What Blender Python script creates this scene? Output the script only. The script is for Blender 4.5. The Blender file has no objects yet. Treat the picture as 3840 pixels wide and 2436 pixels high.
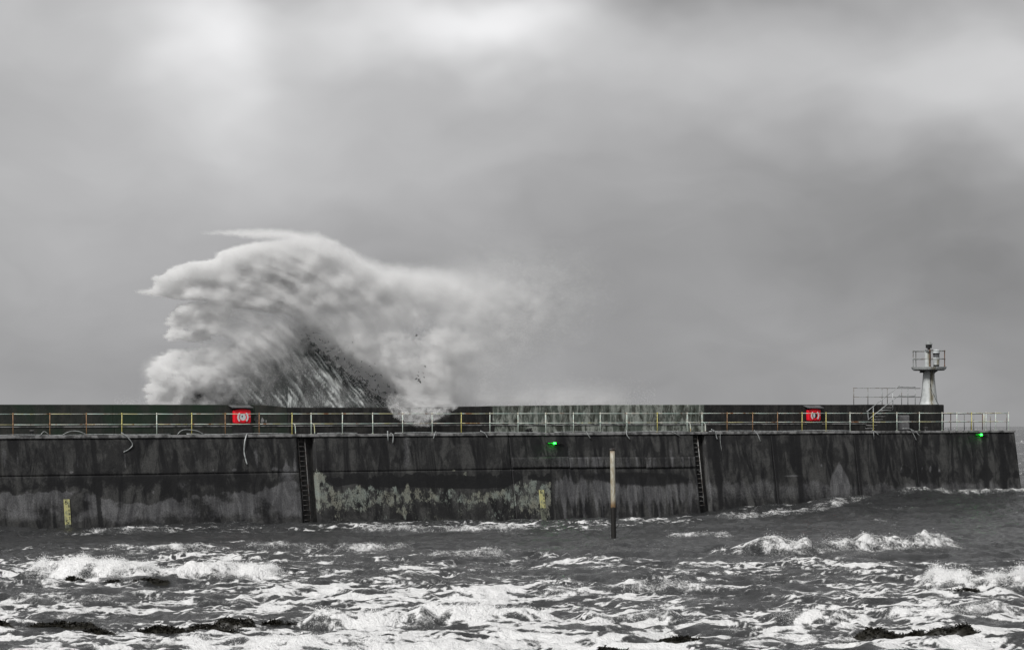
import bpy, math, random
import numpy as np
from mathutils import Matrix, Vector

random.seed(7)
rng = np.random.default_rng(11)
S = bpy.context.scene
COL = S.collection

# ------------------------------------------------------------------ camera
F = 9000.0            # focal length in photograph pixels (3840 wide)
PX, PY = 1920.0, 1606.0   # principal point: level camera, lens shifted up
ROLL = 0.0047
EYE = 5.0
cd = bpy.data.cameras.new('camera')
cam = bpy.data.objects.new('camera', cd)
COL.objects.link(cam)
cd.sensor_width = 36.0
cd.lens = 36.0 * F / 3840.0
cd.shift_y = (PY - 1218.0) / 3840.0
cd.clip_start = 1.0
cd.clip_end = 60000.0
cam.matrix_world = (Matrix.Translation((0, 0, EYE)) @ Matrix.Rotation(math.radians(90), 4, 'X')
                    @ Matrix.Rotation(-ROLL, 4, 'Z'))
S.camera = cam

# ------------------------------------------------------------------ sky
SUN_EL, SUN_AZ = math.radians(44), math.radians(-148)   # azimuth from +Y towards +X; behind-left of camera
world = bpy.data.worlds.new('World')
S.world = world
world.use_nodes = True
nt = world.node_tree
for n in list(nt.nodes):
    nt.nodes.remove(n)


class NB:
    """tiny node-building helper"""
    def __init__(self, tree):
        self.t = tree

    def new(self, typ, **kw):
        n = self.t.nodes.new(typ)
        for k, v in kw.items():
            setattr(n, k, v)
        return n

    def put(self, sock, v):
        if isinstance(v, bpy.types.NodeSocket):
            self.t.links.new(v, sock)
        else:
            sock.default_value = v

    def math(self, op, a, b=None, c=None, clamp=False):
        n = self.new('ShaderNodeMath', operation=op)
        n.use_clamp = clamp
        self.put(n.inputs[0], a)
        if b is not None:
            self.put(n.inputs[1], b)
        if c is not None:
            self.put(n.inputs[2], c)
        return n.outputs[0]

    def noise(self, vec, scale, detail=4.0, rough=0.55, dist=0.0):
        n = self.new('ShaderNodeTexNoise')
        if vec is not None:
            self.put(n.inputs['Vector'], vec)
        n.inputs['Scale'].default_value = scale
        n.inputs['Detail'].default_value = detail
        n.inputs['Roughness'].default_value = rough
        n.inputs['Distortion'].default_value = dist
        return n.outputs['Fac']

    def smooth(self, v, lo, hi, a=0.0, b=1.0):
        n = self.new('ShaderNodeMapRange', interpolation_type='SMOOTHSTEP')
        self.put(n.inputs['Value'], v)
        n.inputs['From Min'].default_value = lo
        n.inputs['From Max'].default_value = hi
        n.inputs['To Min'].default_value = a
        n.inputs['To Max'].default_value = b
        return n.outputs['Result']

    def mix(self, f, a, b):
        n = self.new('ShaderNodeMix', data_type='RGBA')
        self.put(n.inputs['Factor'], f)
        for s, v in ((n.inputs[6], a), (n.inputs[7], b)):
            self.put(s, v if isinstance(v, bpy.types.NodeSocket) else (*v, 1.0) if len(v) == 3 else v)
        return n.outputs[2]

    def comb(self, x, y, z):
        n = self.new('ShaderNodeCombineXYZ')
        for i, v in enumerate((x, y, z)):
            self.put(n.inputs[i], v)
        return n.outputs[0]

    def scale_vec(self, v, s):
        n = self.new('ShaderNodeVectorMath', operation='MULTIPLY')
        self.put(n.inputs[0], v)
        n.inputs[1].default_value = s
        return n.outputs[0]

    def attr(self, name):
        return self.new('ShaderNodeAttribute', attribute_name=name).outputs['Fac']


w = NB(nt)
tc = w.new('ShaderNodeTexCoord').outputs['Generated']
sep = w.new('ShaderNodeSeparateXYZ')
nt.links.new(tc, sep.inputs[0])
az = w.math('ARCTAN2', sep.outputs[0], sep.outputs[1])
el = w.math('ARCSINE', sep.outputs[2])
wv = w.comb(az, w.math('MULTIPLY', el, 1.5), 1.7)
az = w.math('ADD', az, w.math('MULTIPLY', w.math('SUBTRACT', w.noise(wv, 11.0, 3.0, 0.5), 0.5), 0.07))
el = w.math('ADD', el, w.math('MULTIPLY', w.math('SUBTRACT', w.noise(wv, 14.0, 3.0, 0.5), 0.5), 0.05))
cv = w.comb(az, w.math('MULTIPLY', el, 1.9), 0.37)
n1 = w.noise(cv, 8.0, 2.5, 0.42, 0.2)
n2 = w.noise(cv, 26.0, 3.0, 0.5, 0.3)
lum = w.math('ADD', 0.188, w.math('MULTIPLY', n1, 0.17))
lum = w.math('ADD', lum, w.math('MULTIPLY', w.math('SUBTRACT', n2, 0.5), 0.06))
# brighter breaks and darker bellies of the cloud deck (azimuth / elevation of the cloud itself)
for x, y, sx, sy, amp in ((870, 170, 230, 190, 0.40), (1790, 150, 300, 120, 0.46), (1450, 60, 520, 170, 0.17),
                          (3800, 350, 460, 190, 0.24), (2900, 900, 1500, 480, -0.045), (3400, 1150, 900, 300, -0.03), (150, 60, 520, 230, 0.16), (2600, 250, 560, 150, 0.13),
                          (820, 520, 520, 190, 0.15), (2820, -40, 420, 130, -0.12), (1900, 620, 900, 160, 0.05),
                          (3650, 780, 560, 230, -0.07), (2600, 1080, 1400, 330, -0.07), (1750, -120, 700, 130, -0.16),
                          (400, 900, 600, 200, 0.04), (1920, 1560, 3600, 420, -0.055), (1100, 20, 90, 300, -0.05)):
    a0, e0 = (x - PX) / F, (PY - y) / F
    da = w.math('DIVIDE', w.math('SUBTRACT', az, a0), sx / F)
    de = w.math('DIVIDE', w.math('SUBTRACT', el, e0), sy / F)
    q = w.math('ADD', w.math('MULTIPLY', da, da), w.math('MULTIPLY', de, de))
    g = w.math('MULTIPLY', w.math('EXPONENT', w.math('MULTIPLY', q, -0.6)), amp)
    lum = w.math('ADD', lum, w.math('MULTIPLY', g, 0.68 if amp > 0 else 0.55))
lum = w.math('MAXIMUM', lum, 0.12)
sky = w.new('ShaderNodeTexSky', sky_type='NISHITA')
sky.sun_disc = False
sky.sun_elevation = SUN_EL
sky.sun_rotation = SUN_AZ
bw = w.new('ShaderNodeRGBToBW')
nt.links.new(sky.outputs[0], bw.inputs[0])
skyv = w.math('MINIMUM', bw.outputs[0], 6.0)
tot = w.math('ADD', w.math('MULTIPLY', lum, 5.75), w.math('MULTIPLY', skyv, 0.05))
rgb = w.comb(tot, tot, w.math('MULTIPLY', tot, 1.012))
bg = w.new('ShaderNodeBackground')
nt.links.new(rgb, bg.inputs['Color'])
bg.inputs['Strength'].default_value = 0.1
wo = w.new('ShaderNodeOutputWorld')
nt.links.new(bg.outputs[0], wo.inputs['Surface'])

sd = bpy.data.lights.new('sun', 'SUN')
sd.energy = 1.5
sd.angle = math.radians(14)
sd.color = (1.0, 0.985, 0.96)
sun = bpy.data.objects.new('sun', sd)
COL.objects.link(sun)
sdir = Vector((math.sin(SUN_AZ) * math.cos(SUN_EL), math.cos(SUN_AZ) * math.cos(SUN_EL), math.sin(SUN_EL)))
sun.rotation_euler = sdir.to_track_quat('Z', 'Y').to_euler()
sun.location = sdir * 100

S.view_settings.view_transform = 'Standard'
S.view_settings.look = 'None'
S.view_settings.exposure = 1.15
S.view_settings.gamma = 1.0
S.view_settings.use_curve_mapping = False
S.render.engine = 'CYCLES'
S.cycles.max_bounces = 14
S.cycles.diffuse_bounces = 8
S.cycles.glossy_bounces = 3
S.cycles.transmission_bounces = 12
S.cycles.sample_clamp_indirect = 4.0
S.cycles.volume_bounces = 6
S.cycles.volume_step_rate = 2.0
S.cycles.volume_max_steps = 256
S.cycles.use_denoising = True
try:
    S.cycles.denoiser = 'OPENIMAGEDENOISE'
except Exception:
    pass

# ------------------------------------------------------------------ geometry of the place
PA = math.atan(0.582)                       # the pier runs away to the right
CA, SA = math.cos(PA), math.sin(PA)
OY = 135.7
DECK, LIFT1, LIFT2 = 4.75, 2.70, 1.02
BATTER = 0.17
cr, sr = math.cos(ROLL), math.sin(ROLL)


def unroll(x, y):
    dx, dy = np.asarray(x, float) - PX, np.asarray(y, float) - PY
    return dx * cr - dy * sr, dx * sr + dy * cr


def Q(x, y, o=0.0):
    """photograph pixel -> (length along the pier, height) on the plane o metres in front of the wall line"""
    xr, yr = unroll(x, y)
    t = (o + OY * -CA) / (xr / F * SA - CA)
    X = t * xr / F
    return X * CA + (t - OY) * SA, EYE - t * yr / F


def QL(x, y=1620, o=0.0):
    return float(Q(x, y, o)[0])


def W(l, o, z):
    """pier coordinates -> world"""
    return l * CA + o * SA, OY + l * SA - o * CA, z


def GP(x, y, z=0.0):
    """pixel -> point of the water plane at height z"""
    xr, yr = unroll(x, y)
    t = F * (EYE - z) / yr
    return t * xr / F, t


def AT(x, y, Y):
    xr, yr = unroll(x, y)
    return Y * xr / F, Y, EYE - Y * yr / F


def face(z):
    return max(0.0, (DECK - 0.14 - z)) * BATTER


# ------------------------------------------------------------------ noise
_perm = rng.permutation(256).astype(np.int32)
_perm = np.concatenate([_perm, _perm, _perm])
_ang = rng.random(256) * 2 * np.pi
_gx, _gy = np.cos(_ang).astype(np.float32), np.sin(_ang).astype(np.float32)


def perlin(x, y, seed=0):
    x = np.asarray(x, np.float32) + seed * 17.31
    y = np.asarray(y, np.float32) + seed * 9.77
    xi, yi = np.floor(x).astype(np.int32), np.floor(y).astype(np.int32)
    xf, yf = x - xi, y - yi
    u = xf * xf * xf * (xf * (xf * 6 - 15) + 10)
    v = yf * yf * yf * (yf * (yf * 6 - 15) + 10)
    xi &= 255
    yi &= 255

    def g(ix, iy, fx, fy):
        h = _perm[_perm[ix & 255] + (iy & 255)]
        return _gx[h] * fx + _gy[h] * fy
    a = g(xi, yi, xf, yf)
    b = g(xi + 1, yi, xf - 1, yf)
    c = g(xi, yi + 1, xf, yf - 1)
    d = g(xi + 1, yi + 1, xf - 1, yf - 1)
    return ((a + u * (b - a)) + v * ((c + u * (d - c)) - (a + u * (b - a)))) * 1.41


def fbm(x, y, octv=4, seed=0, gain=0.5):
    s, a, tot = 0.0, 1.0, 0.0
    f = 1.0
    for k in range(octv):
        s = s + a * perlin(x * f, y * f, seed + k * 3)
        tot += a
        a *= gain
        f *= 2.03
    return s / tot


def sstep(lo, hi, v):
    t = np.clip((v - lo) / (hi - lo), 0, 1)
    return t * t * (3 - 2 * t)


# ------------------------------------------------------------------ mesh helpers
class MB:
    def __init__(self):
        self.v, self.f = [], []

    def box(self, x0, x1, y0, y1, z0, z1):
        b = len(self.v)
        self.v += [(x0, y0, z0), (x1, y0, z0), (x1, y1, z0), (x0, y1, z0),
                   (x0, y0, z1), (x1, y0, z1), (x1, y1, z1), (x0, y1, z1)]
        self.f += [tuple(b + i for i in q) for q in ((0, 3, 2, 1), (4, 5, 6, 7), (0, 1, 5, 4),
                                                     (1, 2, 6, 5), (2, 3, 7, 6), (3, 0, 4, 7))]
        return self

    def prism(self, pts, y0, y1):
        """polygon in x,z extruded along y"""
        b, n = len(self.v), len(pts)
        self.v += [(p[0], y0, p[1]) for p in pts] + [(p[0], y1, p[1]) for p in pts]
        self.f.append(tuple(b + i for i in range(n)))
        self.f.append(tuple(b + n + i for i in reversed(range(n))))
        for i in range(n):
            j = (i + 1) % n
            self.f.append((b + j, b + i, b + n + i, b + n + j))
        return self

    def tube(self, pts, r, seg=8, r1=None):
        pts = [Vector(p) for p in pts]
        b, n = len(self.v), len(pts)
        r1 = r if r1 is None else r1
        up = None
        for i, p in enumerate(pts):
            t = (pts[min(i + 1, n - 1)] - pts[max(i - 1, 0)]).normalized()
            if up is None:
                ref = Vector((0, 0, 1)) if abs(t.z) < 0.9 else Vector((0, 1, 0))
                up = (ref - t * ref.dot(t)).normalized()
            else:
                up = (up - t * up.dot(t)).normalized()
            s = t.cross(up)
            rr = r + (r1 - r) * i / max(1, n - 1)
            for k in range(seg):
                a = 2 * math.pi * k / seg
                self.v.append(tuple(p + (up * math.cos(a) + s * math.sin(a)) * rr))
        for i in range(n - 1):
            for k in range(seg):
                k2 = (k + 1) % seg
                self.f.append((b + i * seg + k, b + i * seg + k2, b + (i + 1) * seg + k2, b + (i + 1) * seg + k))
        self.f.append(tuple(b + k for k in reversed(range(seg))))
        self.f.append(tuple(b + (n - 1) * seg + k for k in range(seg)))
        return self

    def lathe(self, prof, seg=24, cx=0.0, cy=0.0):
        b, n = len(self.v), len(prof)
        for r, z in prof:
            for k in range(seg):
                a = 2 * math.pi * k / seg
                self.v.append((cx + r * math.cos(a), cy + r * math.sin(a), z))
        for i in range(n - 1):
            for k in range(seg):
                k2 = (k + 1) % seg
                self.f.append((b + i * seg + k, b + i * seg + k2, b + (i + 1) * seg + k2, b + (i + 1) * seg + k))
        self.f.append(tuple(b + k for k in reversed(range(seg))))
        self.f.append(tuple(b + (n - 1) * seg + k for k in range(seg)))
        return self

    def build(self, name, mat, parent=None, bevel=0.0, smooth=False):
        me = bpy.data.meshes.new(name)
        me.from_pydata(self.v, [], self.f)
        me.validate()
        if smooth:
            me.polygons.foreach_set('use_smooth', [True] * len(me.polygons))
        me.materials.append(mat)
        o = bpy.data.objects.new(name, me)
        COL.objects.link(o)
        if parent is not None:
            o.parent = parent
        if bevel:
            m = o.modifiers.new('bevel', 'BEVEL')
            m.width = bevel
            m.segments = 2
            m.limit_method = 'ANGLE'
        return o


def bent(pts, n=6):
    """Catmull-Rom through points"""
    P = [Vector(p) for p in pts]
    if len(P) < 3:
        return P
    P = [P[0] * 2 - P[1]] + P + [P[-1] * 2 - P[-2]]
    out = []
    for i in range(1, len(P) - 2):
        for k in range(n):
            t = k / n
            a, b, c, d = P[i - 1], P[i], P[i + 1], P[i + 2]
            out.append(0.5 * ((2 * b) + (c - a) * t + (2 * a - 5 * b + 4 * c - d) * t * t + (3 * b - a - 3 * c + d) * t ** 3))
    out.append(P[-2])
    return out


def np_mesh(name, verts, faces, mat, parent=None, smooth=True, attrs=None, quad=True):
    k = faces.shape[1]
    me = bpy.data.meshes.new(name)
    nv, nf = len(verts), len(faces)
    me.vertices.add(nv)
    me.vertices.foreach_set('co', np.ascontiguousarray(verts, np.float32).ravel())
    me.loops.add(nf * k)
    me.loops.foreach_set('vertex_index', np.ascontiguousarray(faces, np.int32).ravel())
    me.polygons.add(nf)
    me.polygons.foreach_set('loop_start', np.arange(0, nf * k, k, dtype=np.int32))
    me.polygons.foreach_set('loop_total', np.full(nf, k, np.int32))
    if smooth:
        me.polygons.foreach_set('use_smooth', np.ones(nf, bool))
    for an, av in (attrs or {}).items():
        at = me.attributes.new(an, 'FLOAT', 'POINT')
        at.data.foreach_set('value', np.ascontiguousarray(av, np.float32).ravel())
    me.update()
    me.materials.append(mat)
    o = bpy.data.objects.new(name, me)
    COL.objects.link(o)
    if parent is not None:
        o.parent = parent
    return o


def gridfaces(nr, nc):
    i = np.arange(nr - 1)[:, None] * nc + np.arange(nc - 1)[None, :]
    return np.stack([i, i + 1, i + nc + 1, i + nc], -1).reshape(-1, 4)


def tag(o, label=None, cat=None, group=None, kind=None):
    if label:
        o['label'] = label
    if cat:
        o['category'] = cat
    if group:
        o['group'] = group
    if kind:
        o['kind'] = kind
    return o


def thing(name, label, cat, loc=(0, 0, 0), rz=0.0, group=None):
    o = bpy.data.objects.new(name, None)
    o.empty_display_size = 0.3
    COL.objects.link(o)
    o.location = loc
    o.rotation_euler = (0, 0, rz)
    return tag(o, label, cat, group)


def pier_thing(name, label, cat, l0=0.0, o0=0.0, z0=0.0, group=None):
    """an Empty in the pier's own frame: local x along the pier, y away from the harbour, z up"""
    return thing(name, label, cat, W(l0, o0, z0), PA, group)


# ------------------------------------------------------------------ materials
def material(name):
    m = bpy.data.materials.new(name)
    m.use_nodes = True
    b = NB(m.node_tree)
    p = m.node_tree.nodes['Principled BSDF']
    return m, b, p


def simple(name, c, rough=0.6, c2=None, scale=6.0, metal=0.0, bump=0.0, thr=(0.42, 0.62), stretch=(1, 1, 1)):
    m, b, p = material(name)
    co = b.scale_vec(b.new('ShaderNodeTexCoord').outputs['Object'], stretch)
    n = b.noise(co, scale, 6, 0.6)
    if c2 is None:
        c2 = tuple(v * 0.6 for v in c)
    b.put(p.inputs['Base Color'], b.mix(b.smooth(n, *thr), c, c2))
    p.inputs['Roughness'].default_value = rough
    p.inputs['Metallic'].default_value = metal
    if bump:
        bn = b.new('ShaderNodeBump')
        bn.inputs['Strength'].default_value = bump
        bn.inputs['Distance'].default_value = 0.03
        b.put(bn.inputs['Height'], b.noise(co, scale * 4, 6, 0.65))
        b.put(p.inputs['Normal'], bn.outputs[0])
    return m


# wet concrete of the quay face: stains are read from attributes and broken up with noise
def quay_material():
    m, b, p = material('quay_concrete')
    co = b.new('ShaderNodeTexCoord').outputs['Object']
    pale, dark, alg = b.attr('pale'), b.attr('dark'), b.attr('algae')
    streak = b.noise(b.scale_vec(co, (1.0, 1.0, 0.16)), 1.7, 7, 0.66, 0.7)
    blot = b.noise(co, 0.9, 7, 0.62, 0.3)
    fine = b.noise(co, 9.0, 7, 0.7)
    grit = b.noise(co, 16.0, 4, 0.75)
    base = b.mix(b.smooth(streak, 0.40, 0.62), (0.008, 0.008, 0.009), (0.068, 0.068, 0.066))
    base = b.mix(b.smooth(blot, 0.46, 0.60, 0, 0.75), base, (0.015, 0.015, 0.016))
    pm = b.smooth(b.math('ADD', pale, b.math('MULTIPLY', b.math('SUBTRACT', fine, 0.5), 0.5)), 0.30, 0.62, 0.0, 0.85)
    palec = b.mix(b.smooth(streak, 0.35, 0.7), (0.07, 0.07, 0.074), (0.19, 0.19, 0.195))
    base = b.mix(pm, base, palec)
    dm = b.smooth(b.math('ADD', dark, b.math('MULTIPLY', b.math('SUBTRACT', fine, 0.5), 0.55)), 0.34, 0.60, 0.0, 0.88)
    base = b.mix(dm, base, (0.007, 0.007, 0.008))
    lace = b.noise(b.scale_vec(co, (1.0, 1.0, 0.5)), 8.0, 7, 0.78, 1.0)
    am = b.smooth(b.math('ADD', alg, b.math('MULTIPLY', b.math('SUBTRACT', lace, 0.5), 2.4)), 0.40, 0.62)
    algc = b.mix(b.smooth(blot, 0.35, 0.65), (0.235, 0.27, 0.245), (0.235, 0.235, 0.19))
    base = b.mix(b.math('MULTIPLY', am, 0.85), base, algc)
    base = b.mix(b.smooth(grit, 0.42, 0.68, 0, 0.55), base, (0.009, 0.009, 0.009))
    b.put(p.inputs['Base Color'], base)
    b.put(p.inputs['Roughness'], b.smooth(blot, 0.3, 0.7, 0.38, 0.72))
    p.inputs['Specular IOR Level'].default_value = 0.3
    bn = b.new('ShaderNodeBump')
    bn.inputs['Strength'].default_value = 0.55
    bn.inputs['Distance'].default_value = 0.04
    b.put(bn.inputs['Height'], b.math('ADD', fine, b.math('MULTIPLY', grit, 0.5)))
    b.put(p.inputs['Normal'], bn.outputs[0])
    return m


def parapet_material(name, ca, cb, cc, green):
    m, b, p = material(name)
    co = b.new('ShaderNodeTexCoord').outputs['Object']
    st = b.noise(b.scale_vec(co, (1, 1, 0.22)), 2.6, 7, 0.72, 0.4)
    bl = b.noise(b.scale_vec(co, (1, 1, 0.5)), 1.7, 7, 0.72, 0.6)
    fi = b.noise(co, 12.0, 6, 0.7)
    base = b.mix(b.smooth(st, 0.44, 0.57), ca, cb)
    base = b.mix(b.smooth(bl, 0.47, 0.60, 0, 0.8), base, cc)
    base = b.mix(b.smooth(fi, 0.45, 0.75, 0, 0.6), base, tuple(0.35 * v for v in ca))
    if green:
        base = b.mix(b.smooth(b.noise(co, 0.35, 3, 0.5), 0.48, 0.66, 0, green), base, (0.014, 0.034, 0.018))
    b.put(p.inputs['Base Color'], base)
    p.inputs['Roughness'].default_value = 0.6
    p.inputs['Specular IOR Level'].default_value = 0.25
    bn = b.new('ShaderNodeBump')
    bn.inputs['Strength'].default_value = 0.5
    bn.inputs['Distance'].default_value = 0.03
    b.put(bn.inputs['Height'], fi)
    b.put(p.inputs['Normal'], bn.outputs[0])
    return m


def rail_material():
    m, b, p = material('rail_paint')
    co = b.new('ShaderNodeTexCoord').outputs['Object']
    a = b.noise(b.scale_vec(co, (1, 1, 1.4)), 0.55, 5, 0.7)
    c = b.noise(b.scale_vec(co, (1, 1, 2.0)), 1.6, 5, 0.65, 0.5)
    base = b.mix(b.smooth(c, 0.42, 0.58), (0.50, 0.62, 0.56), (0.66, 0.66, 0.60))
    base = b.mix(b.smooth(a, 0.50, 0.58, 0, 0.75), base, (0.55, 0.50, 0.22))
    base = b.mix(b.smooth(c, 0.56, 0.64), base, (0.30, 0.14, 0.055))
    b.put(p.inputs['Base Color'], base)
    p.inputs['Roughness'].default_value = 0.45
    return m


def sea_material():
    m, b, p = material('sea_water')
    geo = b.new('ShaderNodeNewGeometry').outputs['Position']
    foam = b.attr('foam')
    f1 = b.noise(b.scale_vec(geo, (1.0, 0.5, 1.0)), 6.0, 6, 0.75, 0.9)
    f2 = b.noise(b.scale_vec(geo, (1.0, 0.5, 1.0)), 20.0, 4, 0.7, 0.4)
    v = b.math('ADD', foam, b.math('MULTIPLY', b.math('SUBTRACT', f1, 0.5), 1.25))
    v = b.math('ADD', v, b.math('MULTIPLY', b.math('SUBTRACT', f2, 0.5), 0.85))
    fm = b.smooth(v, 0.32, 0.66)
    wat = b.mix(b.smooth(b.noise(geo, 0.35, 4, 0.6), 0.3, 0.7), (0.024, 0.025, 0.026), (0.046, 0.047, 0.048))
    thin = b.smooth(v, 0.12, 0.5, 0.0, 0.28)
    wat = b.mix(thin, wat, (0.26, 0.27, 0.27))
    b.put(p.inputs['Base Color'], b.mix(fm, wat, (0.90, 0.90, 0.90)))
    b.put(p.inputs['Roughness'], b.math('ADD', 0.17, b.math('MULTIPLY', fm, 0.7)))
    p.inputs['IOR'].default_value = 1.33
    h1 = b.noise(b.scale_vec(geo, (1.0, 0.6, 1.0)), 3.2, 5, 0.65, 0.6)
    h2 = b.noise(b.scale_vec(geo, (1.0, 0.7, 1.0)), 11.0, 4, 0.65, 0.3)
    hh = b.math('ADD', b.math('MULTIPLY', h1, 0.24), b.math('MULTIPLY', h2, 0.07))
    hh = b.math('ADD', hh, b.math('MULTIPLY', b.math('MULTIPLY', fm, b.math('ADD', f1, f2)), 0.06))
    bn = b.new('ShaderNodeBump')
    bn.inputs['Strength'].default_value = 0.9
    bn.inputs['Distance'].default_value = 1.0
    b.put(bn.inputs['Height'], hh)
    b.put(p.inputs['Normal'], bn.outputs[0])
    return m


def spray_material():
    m, b, p = material('spray_droplets')
    t = m.node_tree
    d = b.new('ShaderNodeBsdfDiffuse')
    d.inputs['Color'].default_value = (0.985, 0.985, 0.985, 1)
    tr = b.new('ShaderNodeBsdfTranslucent')
    tr.inputs['Color'].default_value = (0.985, 0.985, 0.985, 1)
    mx = b.new('ShaderNodeMixShader')
    mx.inputs[0].default_value = 0.5
    t.links.new(d.outputs[0], mx.inputs[1])
    t.links.new(tr.outputs[0], mx.inputs[2])
    out = [n for n in t.nodes if n.type == 'OUTPUT_MATERIAL'][0]
    t.links.new(mx.outputs[0], out.inputs['Surface'])
    t.nodes.remove(p)
    return m


def wave_material():
    m, b, p = material('rearing_water')
    geo = b.new('ShaderNodeTexCoord').outputs['Object']
    fo = b.attr('foam')
    sp = b.new('ShaderNodeSeparateXYZ')
    m.node_tree.links.new(geo, sp.inputs[0])
    along = b.math('ADD', sp.outputs[0], b.math('MULTIPLY', sp.outputs[2], 0.75))
    up = b.math('SUBTRACT', sp.outputs[2], b.math('MULTIPLY', sp.outputs[0], 0.3))
    n = b.noise(b.comb(along, b.math('MULTIPLY', sp.outputs[1], 0.5), b.math('MULTIPLY', up, 0.16)), 4.5, 6, 0.68, 0.5)
    v = b.math('ADD', fo, b.math('MULTIPLY', b.math('SUBTRACT', n, 0.5), 0.9))
    fm = b.smooth(v, 0.18, 1.0)
    al = b.smooth(b.math('ADD', b.attr('thin'), b.math('MULTIPLY', b.math('SUBTRACT', b.noise(geo, 3.2, 5, 0.7, 0.5), 0.5), 1.5)), 0.05, 0.30)
    b.put(p.inputs['Alpha'], al)
    wat = b.mix(b.smooth(b.noise(geo, 0.6, 4, 0.6), 0.35, 0.65), (0.022, 0.028, 0.028), (0.055, 0.065, 0.063))
    b.put(p.inputs['Base Color'], b.mix(fm, wat, (0.62, 0.65, 0.64)))
    b.put(p.inputs['Roughness'], b.math('ADD', 0.32, b.math('MULTIPLY', fm, 0.5)))
    p.inputs['IOR'].default_value = 1.33
    bn = b.new('ShaderNodeBump')
    bn.inputs['Strength'].default_value = 0.8
    bn.inputs['Distance'].default_value = 0.12
    b.put(bn.inputs['Height'], n)
    b.put(p.inputs['Normal'], bn.outputs[0])
    return m


def emit(name, c, s):
    m, b, p = material(name)
    p.inputs['Base Color'].default_value = (*c, 1)
    p.inputs['Emission Color'].default_value = (*c, 1)
    p.inputs['Emission Strength'].default_value = s
    return m


M = {
    'quay': quay_material(),
    'parapet': parapet_material('parapet_dark', (0.018, 0.018, 0.018), (0.036, 0.035, 0.033), (0.011, 0.011, 0.011), 0.0),
    'parapet_green': parapet_material('parapet_weedy', (0.030, 0.034, 0.030), (0.042, 0.042, 0.037), (0.020, 0.023, 0.020), 0.8),
    'parapet_pale': parapet_material('parapet_weathered', (0.085, 0.10, 0.085), (0.30, 0.32, 0.29), (0.022, 0.021, 0.015), 0.0),
    'coping': simple('coping_concrete', (0.26, 0.26, 0.26), 0.55, (0.07, 0.07, 0.07), 2.2, bump=0.4),
    'deck': simple('deck_concrete', (0.10, 0.10, 0.10), 0.45, (0.05, 0.05, 0.05), 1.5, bump=0.3),
    'rail': rail_material(),
    'post_rust': simple('post_rust', (0.32, 0.19, 0.09), 0.6, (0.19, 0.10, 0.055), 5.0),
    'post_yellow': simple('post_yellow', (0.58, 0.52, 0.16), 0.55, (0.42, 0.40, 0.20), 4.0, thr=(0.5, 0.6)),
    'steel': simple('galvanised_pipe', (0.42, 0.44, 0.44), 0.4, (0.22, 0.23, 0.23), 5.0, metal=0.2),
    'darksteel': simple('dark_steel', (0.085, 0.085, 0.085), 0.5, (0.04, 0.03, 0.025), 6.0),
    'laddersteel': simple('ladder_steel', (0.24, 0.24, 0.235), 0.5, (0.10, 0.085, 0.075), 4.0),
    'rusty': simple('rusty_steel', (0.13, 0.055, 0.022), 0.75, (0.05, 0.022, 0.012), 9.0),
    'greyrail': simple('grey_railing', (0.26, 0.28, 0.28), 0.5, (0.14, 0.12, 0.10), 3.0),
    'red': simple('red_plastic', (0.80, 0.0015, 0.018), 0.6, (0.66, 0.001, 0.014), 5.0),
    'white': simple('white_plastic', (0.62, 0.65, 0.66), 0.5, (0.50, 0.53, 0.54), 12.0),
    'black': simple('latch_and_hole_shade', (0.012, 0.008, 0.008), 0.6),  # black of the latch, and painted shade of the open centre
    'board': simple('dark_board', (0.008, 0.008, 0.008), 0.6, (0.02, 0.02, 0.02), 4.0),
    'lid': simple('grey_lid', (0.10, 0.10, 0.105), 0.5, (0.05, 0.05, 0.05), 5.0),
    'cabinet': simple('cabinet_grey', (0.17, 0.17, 0.175), 0.5, (0.12, 0.12, 0.125), 3.0),
    'yellow': simple('gauge_yellow', (0.46, 0.44, 0.20), 0.65, (0.26, 0.27, 0.16), 7.0, thr=(0.45, 0.60)),
    'gauge_dirty': simple('gauge_fouled', (0.14, 0.15, 0.115), 0.7, (0.07, 0.075, 0.06), 7.0),
    'ink': simple('black_paint', (0.015, 0.014, 0.012), 0.6),
    'towerwhite': None,
    'lanternblack': simple('lantern_black', (0.012, 0.012, 0.012), 0.35),
    'glassgrey': simple('lantern_glass', (0.10, 0.105, 0.11), 0.12, (0.05, 0.05, 0.055), 9.0),
    'lantern_roof': simple('roof_grey', (0.24, 0.25, 0.25), 0.5, (0.16, 0.165, 0.165), 8.0),
    'greenlamp': emit('green_lamp', (0.012, 1.0, 0.03), 11.0),
    'weed': None,
    'sea': sea_material(),
    'spray': spray_material(),
    'wave': wave_material(),
}
_m, _b, _p = material('black_seaweed')
_co = _b.new('ShaderNodeTexCoord').outputs['Object']
_b.put(_p.inputs['Base Color'], _b.mix(_b.noise(_co, 5, 5), (0.006, 0.006, 0.005), (0.022, 0.020, 0.014)))
_p.inputs['Roughness'].default_value = 0.42
_p.inputs['Specular IOR Level'].default_value = 0.25
M['weed'] = _m
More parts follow.
